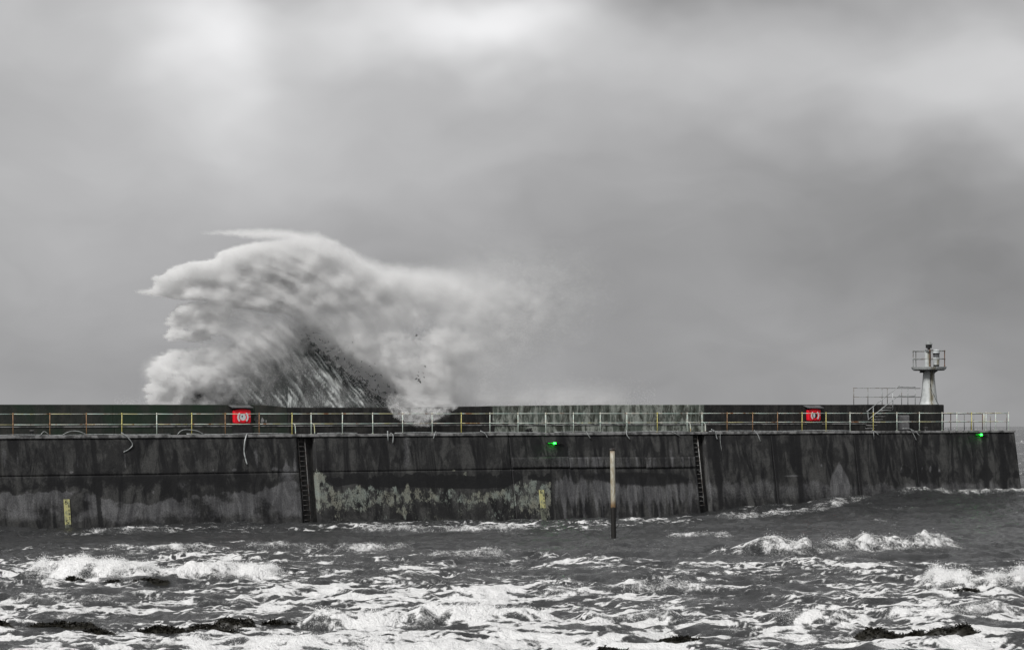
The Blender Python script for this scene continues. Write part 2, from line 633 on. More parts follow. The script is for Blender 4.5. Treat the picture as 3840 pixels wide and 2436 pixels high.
# painted light tower: white with rust runs on the side towards the camera
_m, _b, _p = material('tower_paint')
_co = _b.new('ShaderNodeTexCoord').outputs['Object']
_s = _b.new('ShaderNodeSeparateXYZ')
_m.node_tree.links.new(_co, _s.inputs[0])
_n = _b.noise(_b.scale_vec(_co, (1, 1, 0.16)), 7.0, 6, 0.65, 0.4)
_d = _b.math('ABSOLUTE', _b.math('SUBTRACT', _s.outputs[0], 0.10))
_k = _b.math('MULTIPLY', _b.smooth(_d, 0.05, 0.26, 1.0, 0.0), _b.smooth(_n, 0.36, 0.58))
_base = _b.mix(_b.smooth(_b.noise(_co, 4, 5), 0.4, 0.7), (0.47, 0.49, 0.49), (0.36, 0.38, 0.38))
_base = _b.mix(_b.math('MULTIPLY', _k, 0.85), _base, (0.15, 0.125, 0.065))
_b.put(_p.inputs['Base Color'], _base)
_p.inputs['Roughness'].default_value = 0.5
M['towerwhite'] = _m
# pile: flaking pale paint over rust, black weed below the tide line
_m, _b, _p = material('pile_paint')
_co = _b.new('ShaderNodeTexCoord').outputs['Object']
_s = _b.new('ShaderNodeSeparateXYZ')
_m.node_tree.links.new(_co, _s.inputs[0])
_n = _b.noise(_b.scale_vec(_co, (1, 1, 0.25)), 9.0, 6, 0.7, 0.5)
_z = _b.math('ADD', _s.outputs[2], _b.math('MULTIPLY', _b.math('SUBTRACT', _n, 0.5), 0.5))
_base = _b.mix(_b.smooth(_n, 0.38, 0.60), (0.50, 0.50, 0.44), (0.30, 0.26, 0.18))
_rust = _b.math('MAXIMUM', _b.smooth(_z, 3.6, 4.15, 0, 0.8), _b.smooth(_z, 1.55, 1.85, 0.9, 0.0))
_base = _b.mix(_rust, _base, (0.17, 0.095, 0.035))
_base = _b.mix(_b.smooth(_z, 1.44, 1.54, 1.0, 0.0), _base, (0.007, 0.006, 0.005))
_base = _b.mix(_b.smooth(_z, 3.93, 4.02), _base, (0.01, 0.009, 0.008))
_b.put(_p.inputs['Base Color'], _base)
_p.inputs['Roughness'].default_value = 0.6
M['pile'] = _m

# ------------------------------------------------------------------ sea
WL = np.array([(-400, 1990), (0, 1985), (250, 1990), (500, 1978), (800, 1968), (1150, 1972), (1400, 1965), (1900, 1963),
               (2100, 1960), (2300, 1955), (2600, 1931), (2850, 1910), (3050, 1888), (3250, 1868), (3350, 1851),
               (3500, 1858), (3600, 1861), (3830, 1842), (4200, 1840)], float)
_wl, _wz = Q(WL[:, 0], WL[:, 1], 0.7)

BREAK = [  # crest base line (x0,y0)-(x1,y1) in photograph pixels, height m, foam, spray
    (70, 2186, 640, 2190, 0.50, 1.0, 1.0), (600, 2190, 1090, 2176, 0.40, 1.0, 0.8),
    (1600, 2112, 1900, 2106, 0.30, 0.6, 0.2), (1250, 2092, 1560, 2086, 0.26, 0.55, 0.2), (900, 2082, 1260, 2076, 0.24, 0.5, 0.12),
    (2740, 2092, 3620, 2062, 0.58, 0.8, 0.03), (3440, 2228, 3900, 2232, 0.62, 0.95, 1.0),
    (1130, 2352, 1660, 2346, 0.30, 0.7, 0.18), (1600, 2336, 2060, 2324, 0.32, 0.7, 0.22),
    (560, 2440, 1960, 2446, 0.22, 0.9, 0.3), (2140, 2345, 2580, 2340, 0.22, 0.6, 0.12), (2860, 2344, 3260, 2336, 0.24, 0.6, 0.12),
    (1290, 2000, 2050, 1992, 0.24, 0.65, 0.1), (300, 2006, 700, 1994, 0.2, 0.5, 0.05), (2650, 1965, 3250, 1902, 0.2, 0.55, 0.0),
    (2480, 2030, 2760, 2028, 0.22, 0.6, 0.15), (350, 2090, 900, 2084, 0.22, 0.6, 0.1), (3350, 1905, 3900, 1890, 0.22, 0.6, 0.05),
    (3300, 2330, 3840, 2310, 0.22, 0.7, 0.3), (0, 2265, 500, 2270, 0.18, 0.6, 0.1), (2000, 2240, 2700, 2225, 0.2, 0.6, 0.1),
]
BW = []
for k, (x0, y0, x1, y1, h, fo, sp) in enumerate(BREAK):
    a, b_ = GP(x0, y0), GP(x1, y1)
    BW.append((a[0], a[1], b_[0], b_[1], h, fo, sp, k))


def sea_field(X, Y):
    """height and foam of the water surface at world X, Y"""
    X = np.asarray(X, np.float32)
    Y = np.asarray(Y, np.float32)
    wx = X + 1.4 * fbm(X / 7, Y / 9, 2, 1)
    wy = Y + 2.2 * fbm(X / 8, Y / 8, 2, 5)
    near = sstep(420, 150, Y)
    h = 0.22 * fbm(wx / 26 + wy / 90, wy / 13, 2, 9)
    r1 = 1 - np.abs(perlin(wx / 7.5, wy / 5.2, 21)) * 2
    r2 = 1 - np.abs(perlin(wx / 2.9 + 0.1 * wy, wy / 2.6, 27)) * 2
    r3 = 1 - np.abs(perlin(wx / 1.15, wy / 1.3, 33)) * 2
    chop = 0.13 * np.sign(r1) * np.abs(r1) ** 1.4 + 0.12 * r2 * np.clip(0.6 + 0.4 * r1, 0, 1) + 0.095 * r3 + 0.05 * fbm(wx / 0.6, wy / 0.6, 3, 37)
    micro = 0.028 * fbm(X / 0.42, Y / 0.55, 2, 41)
    # pixel each water point shows at, only used to lay out where the foam lies in the harbour
    px = PX + F * X / np.maximum(Y, 1) 
    py = PY + F * EYE / np.maximum(Y, 1) - ROLL * (px - PX)
    wl = np.interp(px, WL[:, 0], WL[:, 1])
    big = fbm(X / 13, Y / 12, 3, 51)
    cov = 0.16 + 0.25 * fbm(X / 5, Y / 9, 3, 55)
    edge = np.interp(px, [-600, 0, 300, 900, 1700, 2100, 2500, 2900, 3400, 4200], [2095, 2080, 2062, 2052, 2066, 2095, 2105, 2108, 2120, 2120])
    cov = cov + 0.50 * sstep(-14, 30, py - edge + 26 * big)
    cov = cov + 0.12 * sstep(2150, 2300, py) + 0.13 * sstep(2290, 2420, py)
    cov = cov + 0.30 * np.exp(-((px - 1250) / 900) ** 2 - ((py - 2235) / 45) ** 2)
    cov = cov + 0.14 * sstep(2370, 2420, py) * sstep(450, 900, px)
    cov = cov + 0.25 * np.exp(-((px - 2400) / 600) ** 2 - ((py - 2345) / 30) ** 2)
    cov = cov + 0.20 * sstep(1700, 2300, px) * sstep(2310, 2400, py)
    cov = cov - 0.22 * np.exp(-((px - 200) / 500) ** 2 - ((py - 2250) / 25) ** 2)
    cov = cov - 0.25 * np.exp(-((px - 600) / 700) ** 2 - ((py - 2385) / 22) ** 2)
    cov = cov - 0.25 * np.exp(-((px - 2250) / 300) ** 2 - ((py - 2165) / 25) ** 2)
    d = py - wl
    cov = cov + 0.55 * np.exp(-((d - 17) / 16) ** 2) * np.interp(px, [-400, 250, 480, 1100, 1300, 2400, 2600, 4000], [0.1, 0.3, 0.75, 0.7, 1.1, 1.0, 0.75, 0.75])
    cov = cov + 0.28 * np.exp(-((d - 60) / 9) ** 2 - ((px - 2500) / 420) ** 2)
    cov = cov + (0.55 * big + 0.35 * fbm(X / 3.5, Y / 6, 2, 57)) * sstep(2030, 2120, py) + 0.12 * big
    # lace
    lx, ly = X + 0.35 * fbm(X / 1.3, Y / 3, 2, 61), Y + 0.9 * fbm(X / 2.1, Y / 4, 2, 65)
    a1 = 1 - np.abs(perlin(lx / 3.4, ly / 1.7, 71)) * 2.2
    a2 = 1 - np.abs(perlin(lx / 1.3, ly / 0.8, 75)) * 2.2
    a3 = 1 - np.abs(perlin(lx / 0.45, ly / 0.4, 79)) * 2.2
    lace = 0.42 * a1 + 0.34 * a2 + 0.24 * a3
    ls = ly - 0.22 * lx
    w1 = 1 - np.abs(perlin(lx / 3.6, ls / 0.95, 171)) * 2.2
    w2 = 1 - np.abs(perlin(lx / 1.7, ls / 0.55, 175)) * 2.2
    w3 = 1 - np.abs(perlin(lx / 0.7, ls / 0.36, 179)) * 2.2
    web = np.maximum(np.maximum(sstep(0.66, 0.95, w1), 0.85 * sstep(0.68, 0.97, w2)), 0.85 * sstep(0.62, 0.96, w3))
    web = web * np.clip(0.55 + 1.5 * fbm(X / 1.8, Y / 2.2, 2, 183), 0, 1.2)
    t = 1.17 - 0.62 * np.clip(cov, 0, 1.4)
    foam = sstep(t - 0.2, t + 0.2, lace)
    foam = np.maximum(foam, web * np.clip(1.45 * cov - 0.05, 0, 1.0))
    foam = foam * (0.6 + 0.4 * sstep(-0.5, 0.6, r1 + 0.5 * r2))
    far = sstep(165, 220, Y)
    foam = foam * (1 - far) + far * 0.6 * sstep(0.55, 0.8, 0.5 * r1 + 0.3 * r2 + 0.3 * fbm(X / 30, Y / 60, 2, 90))
    calm = 1 - 0.25 * np.exp(-((py - 2020) / 30) ** 2)
    h = (h + (chop + micro) * calm) * (0.35 + 0.65 * near) + far * 0.7 * r1 * near
    rough = fbm(X / 0.55, Y / 0.8, 3, 95)
    for (ax, ay, bx, by, hh, fo, sp, k) in BW:
        L = math.hypot(bx - ax, by - ay)
        ux, uy = (bx - ax) / L, (by - ay) / L
        m = np.abs(Y - 0.5 * (ay + by)) < abs(by - ay) / 2 + 8
        Xs, Ys = X[m], Y[m]
        s = (Xs - ax) * ux + (Ys - ay) * uy
        dd = -(Xs - ax) * uy + (Ys - ay) * ux
        if ux < 0:
            dd = -dd
        dd = dd - 0.55 * fbm(Xs / 2.2, Ys * 0 + k, 3, 101 + k)
        env = sstep(-0.02 * L, 0.16 * L, s) * sstep(1.02 * L, 0.84 * L, s)
        env = env * np.clip(0.88 + 0.55 * fbm(Xs / 1.9, Ys * 0 + 3.3 * k, 2, 131 + k), 0.3, 1.4)
        wf, wb = 0.42 + 0.5 * hh, 1.1 + 2.4 * hh
        prof = np.where(dd < 0, np.exp(-(dd / wf) ** 2), np.exp(-(dd / wb) ** 2))
        h[m] += hh * env * prof * (1 + 0.30 * rough[m] * fo)
        ff = fo * env * np.where(dd < 0, np.exp(-(dd / (wf * 1.9)) ** 4), np.exp(-(dd / (wb * 0.6)) ** 2))
        ff = ff * (0.55 + 0.6 * rough[m] + 0.3 * a2[m] + 0.45 * web[m])
        foam[m] = np.maximum(foam[m], np.clip(ff, 0, 1))
    h = h + foam * (0.035 * rough + 0.02 * a3)
    # swell running along the quay lifts the water at the pier's far end
    l = X * CA + (Y - OY) * SA
    o = X * SA - (Y - OY) * CA
    h = h + np.interp(l, _wl, _wz) * np.exp(-(np.maximum(o - 0.7, 0) / 9.0) ** 2) * np.where(o > -6, 1, 0)
    h = np.where((o > -0.5) & (o < 1.6), h * 1.0, h)
    return h, foam


def sea():
    ta = np.concatenate([-np.geomspace(3.0, 0.275, 26)[:-1], np.linspace(-0.275, 0.275, 930), np.geomspace(0.275, 3.0, 26)[1:]])
    ys = [12.0]
    while ys[-1] < 45:
        ys.append(ys[-1] * 1.04)
    while ys[-1] < 185:
        ys.append(ys[-1] * 1.00235)
    while ys[-1] < 700:
        ys.append(ys[-1] * 1.009)
    while ys[-1] < 30000:
        ys.append(ys[-1] * 1.12)
    ys = np.array(ys)
    Yg, Tg = np.meshgrid(ys, ta, indexing='ij')
    Xg = Yg * Tg
    h, foam = sea_field(Xg.ravel(), Yg.ravel())
    v = np.stack([Xg.ravel(), Yg.ravel(), h], -1)
    o = np_mesh('sea', v, gridfaces(len(ys), len(ta)), M['sea'], attrs={'foam': foam})
    tag(o, 'storm sea with white foam streaks in front of and beyond the pier', None, None, 'structure')
    return o


sea()

# ------------------------------------------------------------------ pier
pier = pier_thing('pier', 'long dark concrete pier with stained wall and parapet running across the picture', 'pier')


def blobmask(x, y, cx, cy, sx, sy):
    return np.exp(-((x - cx) / sx) ** 2 - ((y - cy) / sy) ** 2)


def quay_stains(px, py, l, z):
    n = fbm(l / 1.1, z / 1.3, 4, 3)
    nf = fbm(l / 0.35, z / 0.6, 4, 8)
    drip = fbm(l / 0.32, z / 3.5, 3, 13)
    pale = np.zeros_like(l)
    dark = np.zeros_like(l)
    alg = np.zeros_like(l)
    yn = py + 34 * n + 16 * drip
    left = sstep(1185, 1150, px)
    mid = sstep(1150, 1180, px) * sstep(2075, 2060, px)
    right = sstep(2060, 2090, px)
    # left bay: black fringe with drips above paler concrete that darkens again to the water
    fr = np.interp(px, [-400, 0, 250, 380, 520, 640, 800, 950, 1120], [1860, 1850, 1835, 1850, 1880, 1870, 1835, 1835, 1800])
    pale += left * sstep(fr - 8, fr + 14, yn) * np.interp(py, [1800, 1930, 1975, 2010], [0.8, 0.6, 0.3, 0.2]) * np.clip(0.8 + 1.1 * fbm(l / 1.9, z / 1.2, 4, 23), 0.1, 1.4)
    dark += left * 0.7 * sstep(1745, 1800, yn) * sstep(fr + 10, fr - 12, yn) * np.clip(0.75 + 1.3 * n, 0, 1)
    pale += left * 0.55 * np.clip(drip * 1.8 + 0.1, 0, 1) * sstep(1640, 1700, py) * sstep(1790, 1740, py)
    dark += 0.75 * blobmask(px + 8 * n, py * 0, 362 + 0.10 * (py - 1800), 0, 13, 1)
    pale += 0.8 * blobmask(px, py, 680, 1822, 55, 30) * sstep(-0.4, 0.2, n)
    pale += 0.6 * blobmask(px, py, 1075, 1790, 40, 60)
    for c in ((268, 1770, 8, 5), (1022, 1757, 5, 4), (1036, 1757, 5, 4), (575, 1845, 5, 7), (800, 1763, 4, 5), (1075, 1755, 8, 6), (879, 1761, 8, 5)):
        pale += 1.0 * blobmask(px, py, *c)
    dark += 0.45 * np.exp(-((py - 1868 + 2 * n) / 1.6) ** 2) * sstep(600, 660, px) * left
    # middle bay: bands of white-green growth
    top = np.interp(px, [1180, 1220, 1260, 1330, 1480, 1540, 1680, 1790, 1900, 1960, 2060], [1765, 1800, 1830, 1818, 1835, 1830, 1835, 1838, 1830, 1800, 1810])
    bot = np.interp(px, [1180, 1260, 1330, 1450, 1520, 1560, 1620, 1800, 1880, 1960, 2060], [1930, 1895, 1905, 1890, 1935, 1870, 1880, 1872, 1875, 1900, 1950])
    band = sstep(top - 10, top + 12, py + 26 * drip + 10 * nf) * sstep(bot + 22, bot - 14, py + 22 * drip + 14 * nf)
    alg += mid * band * (0.53 + 0.7 * nf)
    alg += mid * 0.34 * sstep(bot - 8, bot + 10, py) * np.clip(0.55 + 1.5 * fbm(l / 1.5, z / 1.2, 3, 19), 0, 1.2)
    alg += 0.75 * blobmask(px, py, 1188, 1830, 9, 70) + 0.6 * blobmask(px, py, 1205, 1785, 30, 18)
    dark += mid * 0.8 * sstep(1770, 1790, yn) * sstep(top + 4, top - 12, py)
    dark += mid * 0.4 * sstep(1865, 1880, py)
    for c in ((1440, 1763, 14, 3), (1702, 1763, 6, 5), (1746, 1774, 10, 9), (1270, 1764, 35, 2)):
        alg += 0.8 * blobmask(px, py, *c)
    pale += mid * 0.5 * blobmask(px, py * 0, 1525, 0, 22, 1) * sstep(1790, 1740, py)
    # right bays
    pale += right * 0.52 * sstep(1770, 1830, yn) * np.interp(py, [1800, 1860, 1900, 1950], [1, 0.8, 0.35, 0.2])
    pale += right * 0.5 * np.clip(drip * 1.6 + 0.25, 0, 1) * sstep(1650, 1690, py) * sstep(2700, 2600, px)
    dark += right * 0.75 * blobmask(px, py + 12 * n, 2470, 1800, 170, 26) + right * 0.6 * blobmask(px, py, 2300, 1785, 200, 24)
    for jx in (2685, 2900, 2990, 3210, 3432, 3690, 3755):
        dark += 0.7 * blobmask(px + 6 * n - 0.07 * (py - 1640), py * 0, jx, 0, 16, 1)
    tri = sstep(0.0, 1.0, (py - 1728) / 50 - np.abs(px - 3147) / 28 + 0.5) * sstep(1870, 1800, py) * sstep(3190, 3178, px) * sstep(3112, 3122, px)
    pale += 0.75 * tri
    for c in ((3382, 1762, 6, 14), (3458, 1762, 4, 12), (3489, 1757, 4, 14), (3522, 1765, 5, 10), (2980, 1784, 40, 3), (2558, 1855, 5, 18), (3080, 1745, 4, 8)):
        pale += 1.0 * blobmask(px, py, *c)
    dark += right * sstep(3230, 3300, px) * np.clip(0.45 + 0.9 * n, 0, 0.8) * sstep(1745, 1775, yn) * sstep(1805, 1785, py + 8 * nf)
    return np.clip(pale, 0, 1), np.clip(dark, 0, 1), np.clip(alg, 0, 1)


def invpx(l, o, z):
    X, Y = l * CA + o * SA, OY + l * SA - o * CA
    a, b_ = F * X / Y, F * (EYE - z) / Y
    return PX + a * cr + b_ * sr, PY - a * sr + b_ * cr


def wall_panel(x0, x1, z0, z1, proud=0.0, name='wall_panel', gap=0.0015, back=-0.6, extra=None):
    l0, l1 = QL(x0) + gap, QL(x1) - gap
    z0, z1 = z0 + gap, z1 - gap
    nl, nz = max(3, int((l1 - l0) / 0.085)), max(3, int((z1 - z0) / 0.085))
    zz, ll = np.meshgrid(np.linspace(z0, z1, nz), np.linspace(l0, l1, nl), indexing='ij')
    oo = np.maximum(0, DECK - 0.14 - zz) * BATTER + proud
    oo = oo + 0.012 * fbm(ll / 0.9, zz / 0.9, 3, 77)
    e = np.minimum(np.minimum(ll - l0, l1 - ll), np.minimum(zz - z0, z1 - zz))
    oo = oo - 0.01 * np.clip(1 - e / 0.03, 0, 1)
    px, py = invpx(ll, oo, zz)
    pa, da, al = quay_stains(px.ravel(), py.ravel(), ll.ravel(), zz.ravel())
    if extra:
        pa = np.clip(pa + extra, 0, 1)
        da = da * 0.3
    v = np.stack([ll.ravel(), -oo.ravel(), zz.ravel()], -1)
    f = gridfaces(nz, nl)
    # closed back and sides
    idx = np.arange(nz * nl).reshape(nz, nl)
    ring = np.concatenate([idx[0, :-1], idx[:-1, -1], idx[-1, :0:-1], idx[:0:-1, 0]])
    vb = v[ring].copy()
    vb[:, 1] = -back
    nb = len(v)
    r2 = np.arange(len(ring)) + nb
    side = np.stack([ring, r2, np.roll(r2, -1), np.roll(ring, -1)], -1)
    v = np.concatenate([v, vb])
    at = {}
    for k, a in (('pale', pa), ('dark', da), ('algae', al)):
        at[k] = np.concatenate([a, np.zeros(len(ring))])
    o = np_mesh(name, v, np.concatenate([f, side]), M['quay'], pier, smooth=False, attrs=at)
    return o


SEG = [(-900, 1112), (1177, 1908), (1908, 2598), (2642, 2890), (2890, 3200), (3200, 3423), (3423, 3804)]
for i, (x0, x1) in enumerate(SEG):
    if i < 3:
        wall_panel(x0, x1, LIFT1, DECK - 0.15)
        wall_panel(x0, x1, -1.6, LIFT1)
    else:
        wall_panel(x0, x1, -1.6, DECK - 0.15)
# pale repaired band of formed concrete, panel by panel
for x0, x1 in ((1912, 2125), (2125, 2290), (2290, 2410), (2410, 2596)):
    za = float(Q(0.5 * (x0 + x1), 1754, 0.3)[1])
    zb = float(Q(0.5 * (x0 + x1), 1713, 0.3)[1])
    wall_panel(x0, x1, za, zb, proud=0.05, name='repair_band', extra=0.36 if x0 < 2280 else 0.2)

# core, ladder recess backs, end
core = MB()
lA, lB = QL(-900), QL(3804)
core.box(lA, lB - 0.6, 0.62, 6.5, -2.0, DECK - 0.16)
core.build('core', M['parapet'], pier)
for x0, x1 in ((1112, 1177), (2598, 2642)):
    l0, l1 = QL(x0), QL(x1)
    mb = MB()
    zz = [(-1.6, -face(-1.6) + 0.42), (DECK - 0.16, 0.42)]
    mb.v += [(l0 - 0.02, zz[0][1], zz[0][0]), (l1 + 0.02, zz[0][1], zz[0][0]), (l1 + 0.02, zz[1][1], zz[1][0]), (l0 - 0.02, zz[1][1], zz[1][0]),
             (l0 - 0.02, 0.62, zz[0][0]), (l1 + 0.02, 0.62, zz[0][0]), (l1 + 0.02, 0.62, zz[1][0]), (l0 - 0.02, 0.62, zz[1][0])]
    mb.f += [(0, 1, 2, 3), (5, 4, 7, 6), (4, 0, 3, 7), (1, 5, 6, 2), (3, 2, 6, 7), (4, 5, 1, 0)]
    mb.build('ladder_recess', M['parapet'], pier)
# battered end buttress
mb = MB()
ex = lB
mb.v += [(ex - 0.6, -face(-1.6) + 0.12, -1.6), (ex + 0.62, -face(-1.6) + 0.55, -1.6), (ex + 0.62, 7.0, -1.6), (ex - 0.6, 7.0, -1.6),
         (ex - 0.6, 0.0, 4.0), (ex + 0.10, 0.15, 4.0), (ex + 0.10, 6.5, 4.0), (ex - 0.6, 6.5, 4.0)]
mb.f += [(0, 3, 2, 1), (4, 5, 6, 7), (0, 1, 5, 4), (1, 2, 6, 5), (2, 3, 7, 6), (3, 0, 4, 7)]
mb.build('end_buttress', M['parapet'], pier)
mb = MB().box(ex - 0.6, ex - 0.012, 0.05, 6.5, 4.01, DECK - 0.16)
mb.build('end_block', M['parapet'], pier, bevel=0.05)

# deck slab and coping, cast in lengths
MB().box(lA, lB - 0.03, 0.46, 6.4, DECK - 0.155, DECK - 0.006).build('deck_slab', M['deck'], pier)
cx = [-900, -420, 120, 640, 1130, 1640, 2130, 2620, 2890, 3200, 3423, 3806]
for a, b_ in zip(cx[:-1], cx[1:]):
    la, lb = QL(a) + 0.006, QL(b_) - 0.006
    MB().box(la, lb, -0.07, 0.455, DECK - 0.148, DECK + random.uniform(-0.008, 0.012)).build('coping', M['coping'], pier, bevel=0.02)

# parapet wall: bays with their own height and weathering; plinth ledge at the foot
PO = 2.35      # face of the parapet, metres behind the quay edge


def pz(x, y):
    return float(Q(x, y, -PO)[1])


def pl(x):
    return QL(x, 1560, -PO)


par = [(-900, 425, 1516, 1516, 'parapet_green'), (425, 955, 1516, 1517, 'parapet_green'), (1080, 1460, 1527, 1527, 'parapet'),
       (1460, 1848, 1527, 1522, 'parapet'), (1848, 2250, 1521, 1517, 'parapet_pale'), (2250, 2642, 1517, 1516.5, 'parapet_pale'),
       (2642, 3010, 1516.5, 1516.5, 'parapet'), (3010, 3235, 1516.5, 1516.5, 'parapet')]
for x0, x1, y0, y1, mk in par:
    a, b_ = pl(x0) + 0.006, pl(x1) - 0.006
    MB().prism([(a, DECK), (b_, DECK), (b_, pz(x1, y1)), (a, pz(x0, y0))], PO, PO + 1.2).build('parapet_bay', M[mk], pier, bevel=0.03)
a, b_ = pl(955) + 0.006, pl(1080) - 0.006
MB().prism([(a, DECK), (b_, DECK), (b_, pz(1080, 1527)), (pl(1005), pz(1005, 1519)), (a, pz(955, 1517))], PO, PO + 1.2).build('parapet_bay', M['parapet_green'], pier, bevel=0.03)
BX0, BX1 = 3235, 3541
MB().box(pl(BX0) + 0.006, pl(BX1), PO, PO + 3.4, DECK - 0.01, pz(3400, 1516)).build('tower_platform', M['parapet'], pier, bevel=0.06)
for x0, x1, mk in ((-900, 425, 'parapet_green'), (425, 1080, 'parapet_green'), (1080, 1848, 'parapet'), (1848, 2642, 'parapet_pale'), (2642, 3240, 'parapet')):
    a, b_ = pl(x0) + 0.006, pl(x1) - 0.006
    MB().prism([(a, DECK), (b_, DECK), (b_, DECK + 0.42), (a, DECK + 0.42)], PO - 0.22, PO - 0.004).build('plinth', M[mk], pier, bevel=0.03)
    MB().box(a, b_, PO - 0.25, PO - 0.006, DECK + 0.425, DECK + 0.475).build('ledge', M['coping'], pier)
# scraped pale patches on the parapet beside the red cabinet
random.seed(31)
for x0, x1, y0, y1 in ((950, 973, 1551, 1588), (977, 991, 1563, 1588), (995, 1000, 1572, 1584), (957, 966, 1548, 1556)):
    pp = []
    for k in range(18):
        a = 2 * math.pi * k / 18
        rr_ = random.uniform(0.55, 1.0)
        q = Q((x0 + x1) / 2 + (x1 - x0) / 2 * rr_ * math.cos(a), (y0 + y1) / 2 - (y1 - y0) / 2 * rr_ * math.sin(a), -PO)
        pp.append((float(q[0]), float(q[1])))
    MB().prism(pp, PO - 0.006, PO + 0.02).build('scraped_patch', M['coping'], pier)
# thin service conduit along the edge
for a, b_ in ((-300, 640), (700, 1090), (1190, 1340), (1480, 2040), (2080, 2580), (2660, 3190)):
    pts = []
    for t in np.linspace(0, 1, 14):
        x = a + (b_ - a) * t
        pts.append((QL(x), 0.02 + 0.02 * math.sin(x * 0.05), DECK + 0.035 + 0.018 * math.sin(x * 0.021)))
    MB().tube(pts, 0.022, 6).build('edge_conduit', M['steel'], pier, smooth=True)

# ------------------------------------------------------------------ quay railing
RO = -0.17
rail = pier_thing('quay_railing', 'weathered two-rail tube railing along the quay edge', 'railing', 0, 0, 0)
PXS = [-400, -245, -95, 49, 187, 324, 457, 588, 719, 845, 972, 1095, 1167, 1284, 1398, 1510, 1621, 1730, 1837.5, 1943, 2046.7, 2150.5,
       2251, 2351, 2465, 2577, 2633, 2727, 2822.6, 2916, 3008, 3098, 3188, 3275, 3363.6, 3448, 3533, 3588.6, 3644, 3698, 3734, 3782.5]
PLS = [QL(x, 1600, RO) for x in PXS]
postmesh = None
for i, l in enumerate(PLS):
    mb = MB().tube([(0, 0, 0), (0.004 * random.uniform(-1, 1), 0, 0.55), (0.012 * random.uniform(-1, 1), 0, 1.12)], 0.024, 8)
    mb.box(-0.06, 0.06, -0.06, 0.06, 0.0, 0.012)
    mb.lathe([(0.034, 0.51), (0.038, 0.54), (0.038, 0.58), (0.034, 0.61)], 8)
    mb.lathe([(0.032, 1.06), (0.036, 1.08), (0.036, 1.12), (0.02, 1.145)], 8)
    xp = PXS[i]
    mk = 'post_rust' if xp in (49, 187, 324, 845, 972, 2727, 2822.6, 2916) else 'post_yellow' if xp in (457, 719, 1095, 3008, 3098, 3275) or (i % 7 == 3) else 'rail'
    o = mb.build('post', M[mk], rail, smooth=True)
    o.location = (l, -RO, DECK + 0.012)
for i in range(len(PLS) - 1):
    for hgt in (1.10, 0.56):
        a, b_ = PLS[i], PLS[i + 1]
        sg = random.uniform(-0.012, 0.006)
        o = MB().tube([(a, -RO, DECK + hgt), ((a + b_) / 2, -RO, DECK + hgt + sg), (b_, -RO, DECK + hgt)], 0.0185, 8).build('rail', M['rail'], rail, smooth=True)
for x in (1100, 1172, 2582, 2638):
    l = QL(x, 1600, RO)
    MB().tube(bent([(l - 0.06, -RO - 0.03, DECK + 0.57), (l + 0.02, -RO - 0.06, DECK + 0.55), (l + 0.07, -RO - 0.08, DECK + 0.42), (l + 0.09, -RO - 0.09, DECK + 0.012)]), 0.023, 8).build('ladder_grab_rail', M['rail'], rail, smooth=True)
for x in (3690,):
    l = QL(x, 1600, RO)
    MB().tube([(l, -RO, DECK + 1.1), (l, -RO, DECK + 0.012)], 0.023, 8).build('ladder_grab_rail', M['rail'], rail, smooth=True)

er = pier_thing('end_railing', 'thin rusty railing round the far end of the pier deck', 'railing', 0, 0, 0)
pts = [(pl(3541) + 0.05, 5.9), (QL(3616, 1560, -5.9), 5.9), (QL(3651, 1560, -5.9), 5.9), (QL(3684, 1560, -5.9), 5.9), (lB - 1.6, 5.9), (lB - 0.25, 5.9), (lB - 0.25, 3.9), (lB - 0.25, 2.0), (lB - 0.25, 0.45)]
for p in pts[1:]:
    MB().tube([(p[0], p[1], DECK), (p[0], p[1], DECK + 1.12)], 0.026, 8).build('post', M['rusty'] if random.random() < 0.5 else M['greyrail'], er, smooth=True)
for hgt in (1.08, 0.55):
    for a, b_ in zip(pts[:-1], pts[1:]):
        MB().tube([(a[0], a[1], DECK + hgt), (b_[0], b_[1], DECK + hgt)], 0.02, 8).build('rail', M['greyrail'], er, smooth=True)

# ------------------------------------------------------------------ ladders
def ladder(xc, ztop, zbot, label, mat):
    l = QL(xc, 1700, 0.2)
    t = pier_thing('wall_ladder', label, 'ladder', l, 0, 0, 'ladders in the quay wall')
    y = lambda z: -face(z) + 0.16
    for s in (-0.2, 0.2):
        MB().tube([(s, y(ztop + 0.05), ztop + 0.05), (s, y(zbot), zbot)], 0.028, 8).build('side_rail', mat, t, smooth=True)
    z = ztop - 0.1
    while z > zbot:
        MB().tube([(-0.2, y(z), z), (0.2, y(z), z)], 0.017, 8).build('rung', mat, t, smooth=True)
        z -= 0.262
    for z in (ztop - 0.4, (ztop + zbot) / 2, zbot + 0.5):
        for s in (-0.2, 0.2):
            MB().box(s - 0.02, s + 0.02, y(z), y(z) + 0.28, z - 0.03, z + 0.03).build('bracket', mat, t)
    return t


ladder(1140, 4.45, -0.6, 'dark steel ladder in the wall recess left of the green-white growth', M['darksteel'])
ladder(2617, 4.45, 0.4, 'pale steel ladder in the wall recess right of the standing pile', M['laddersteel'])

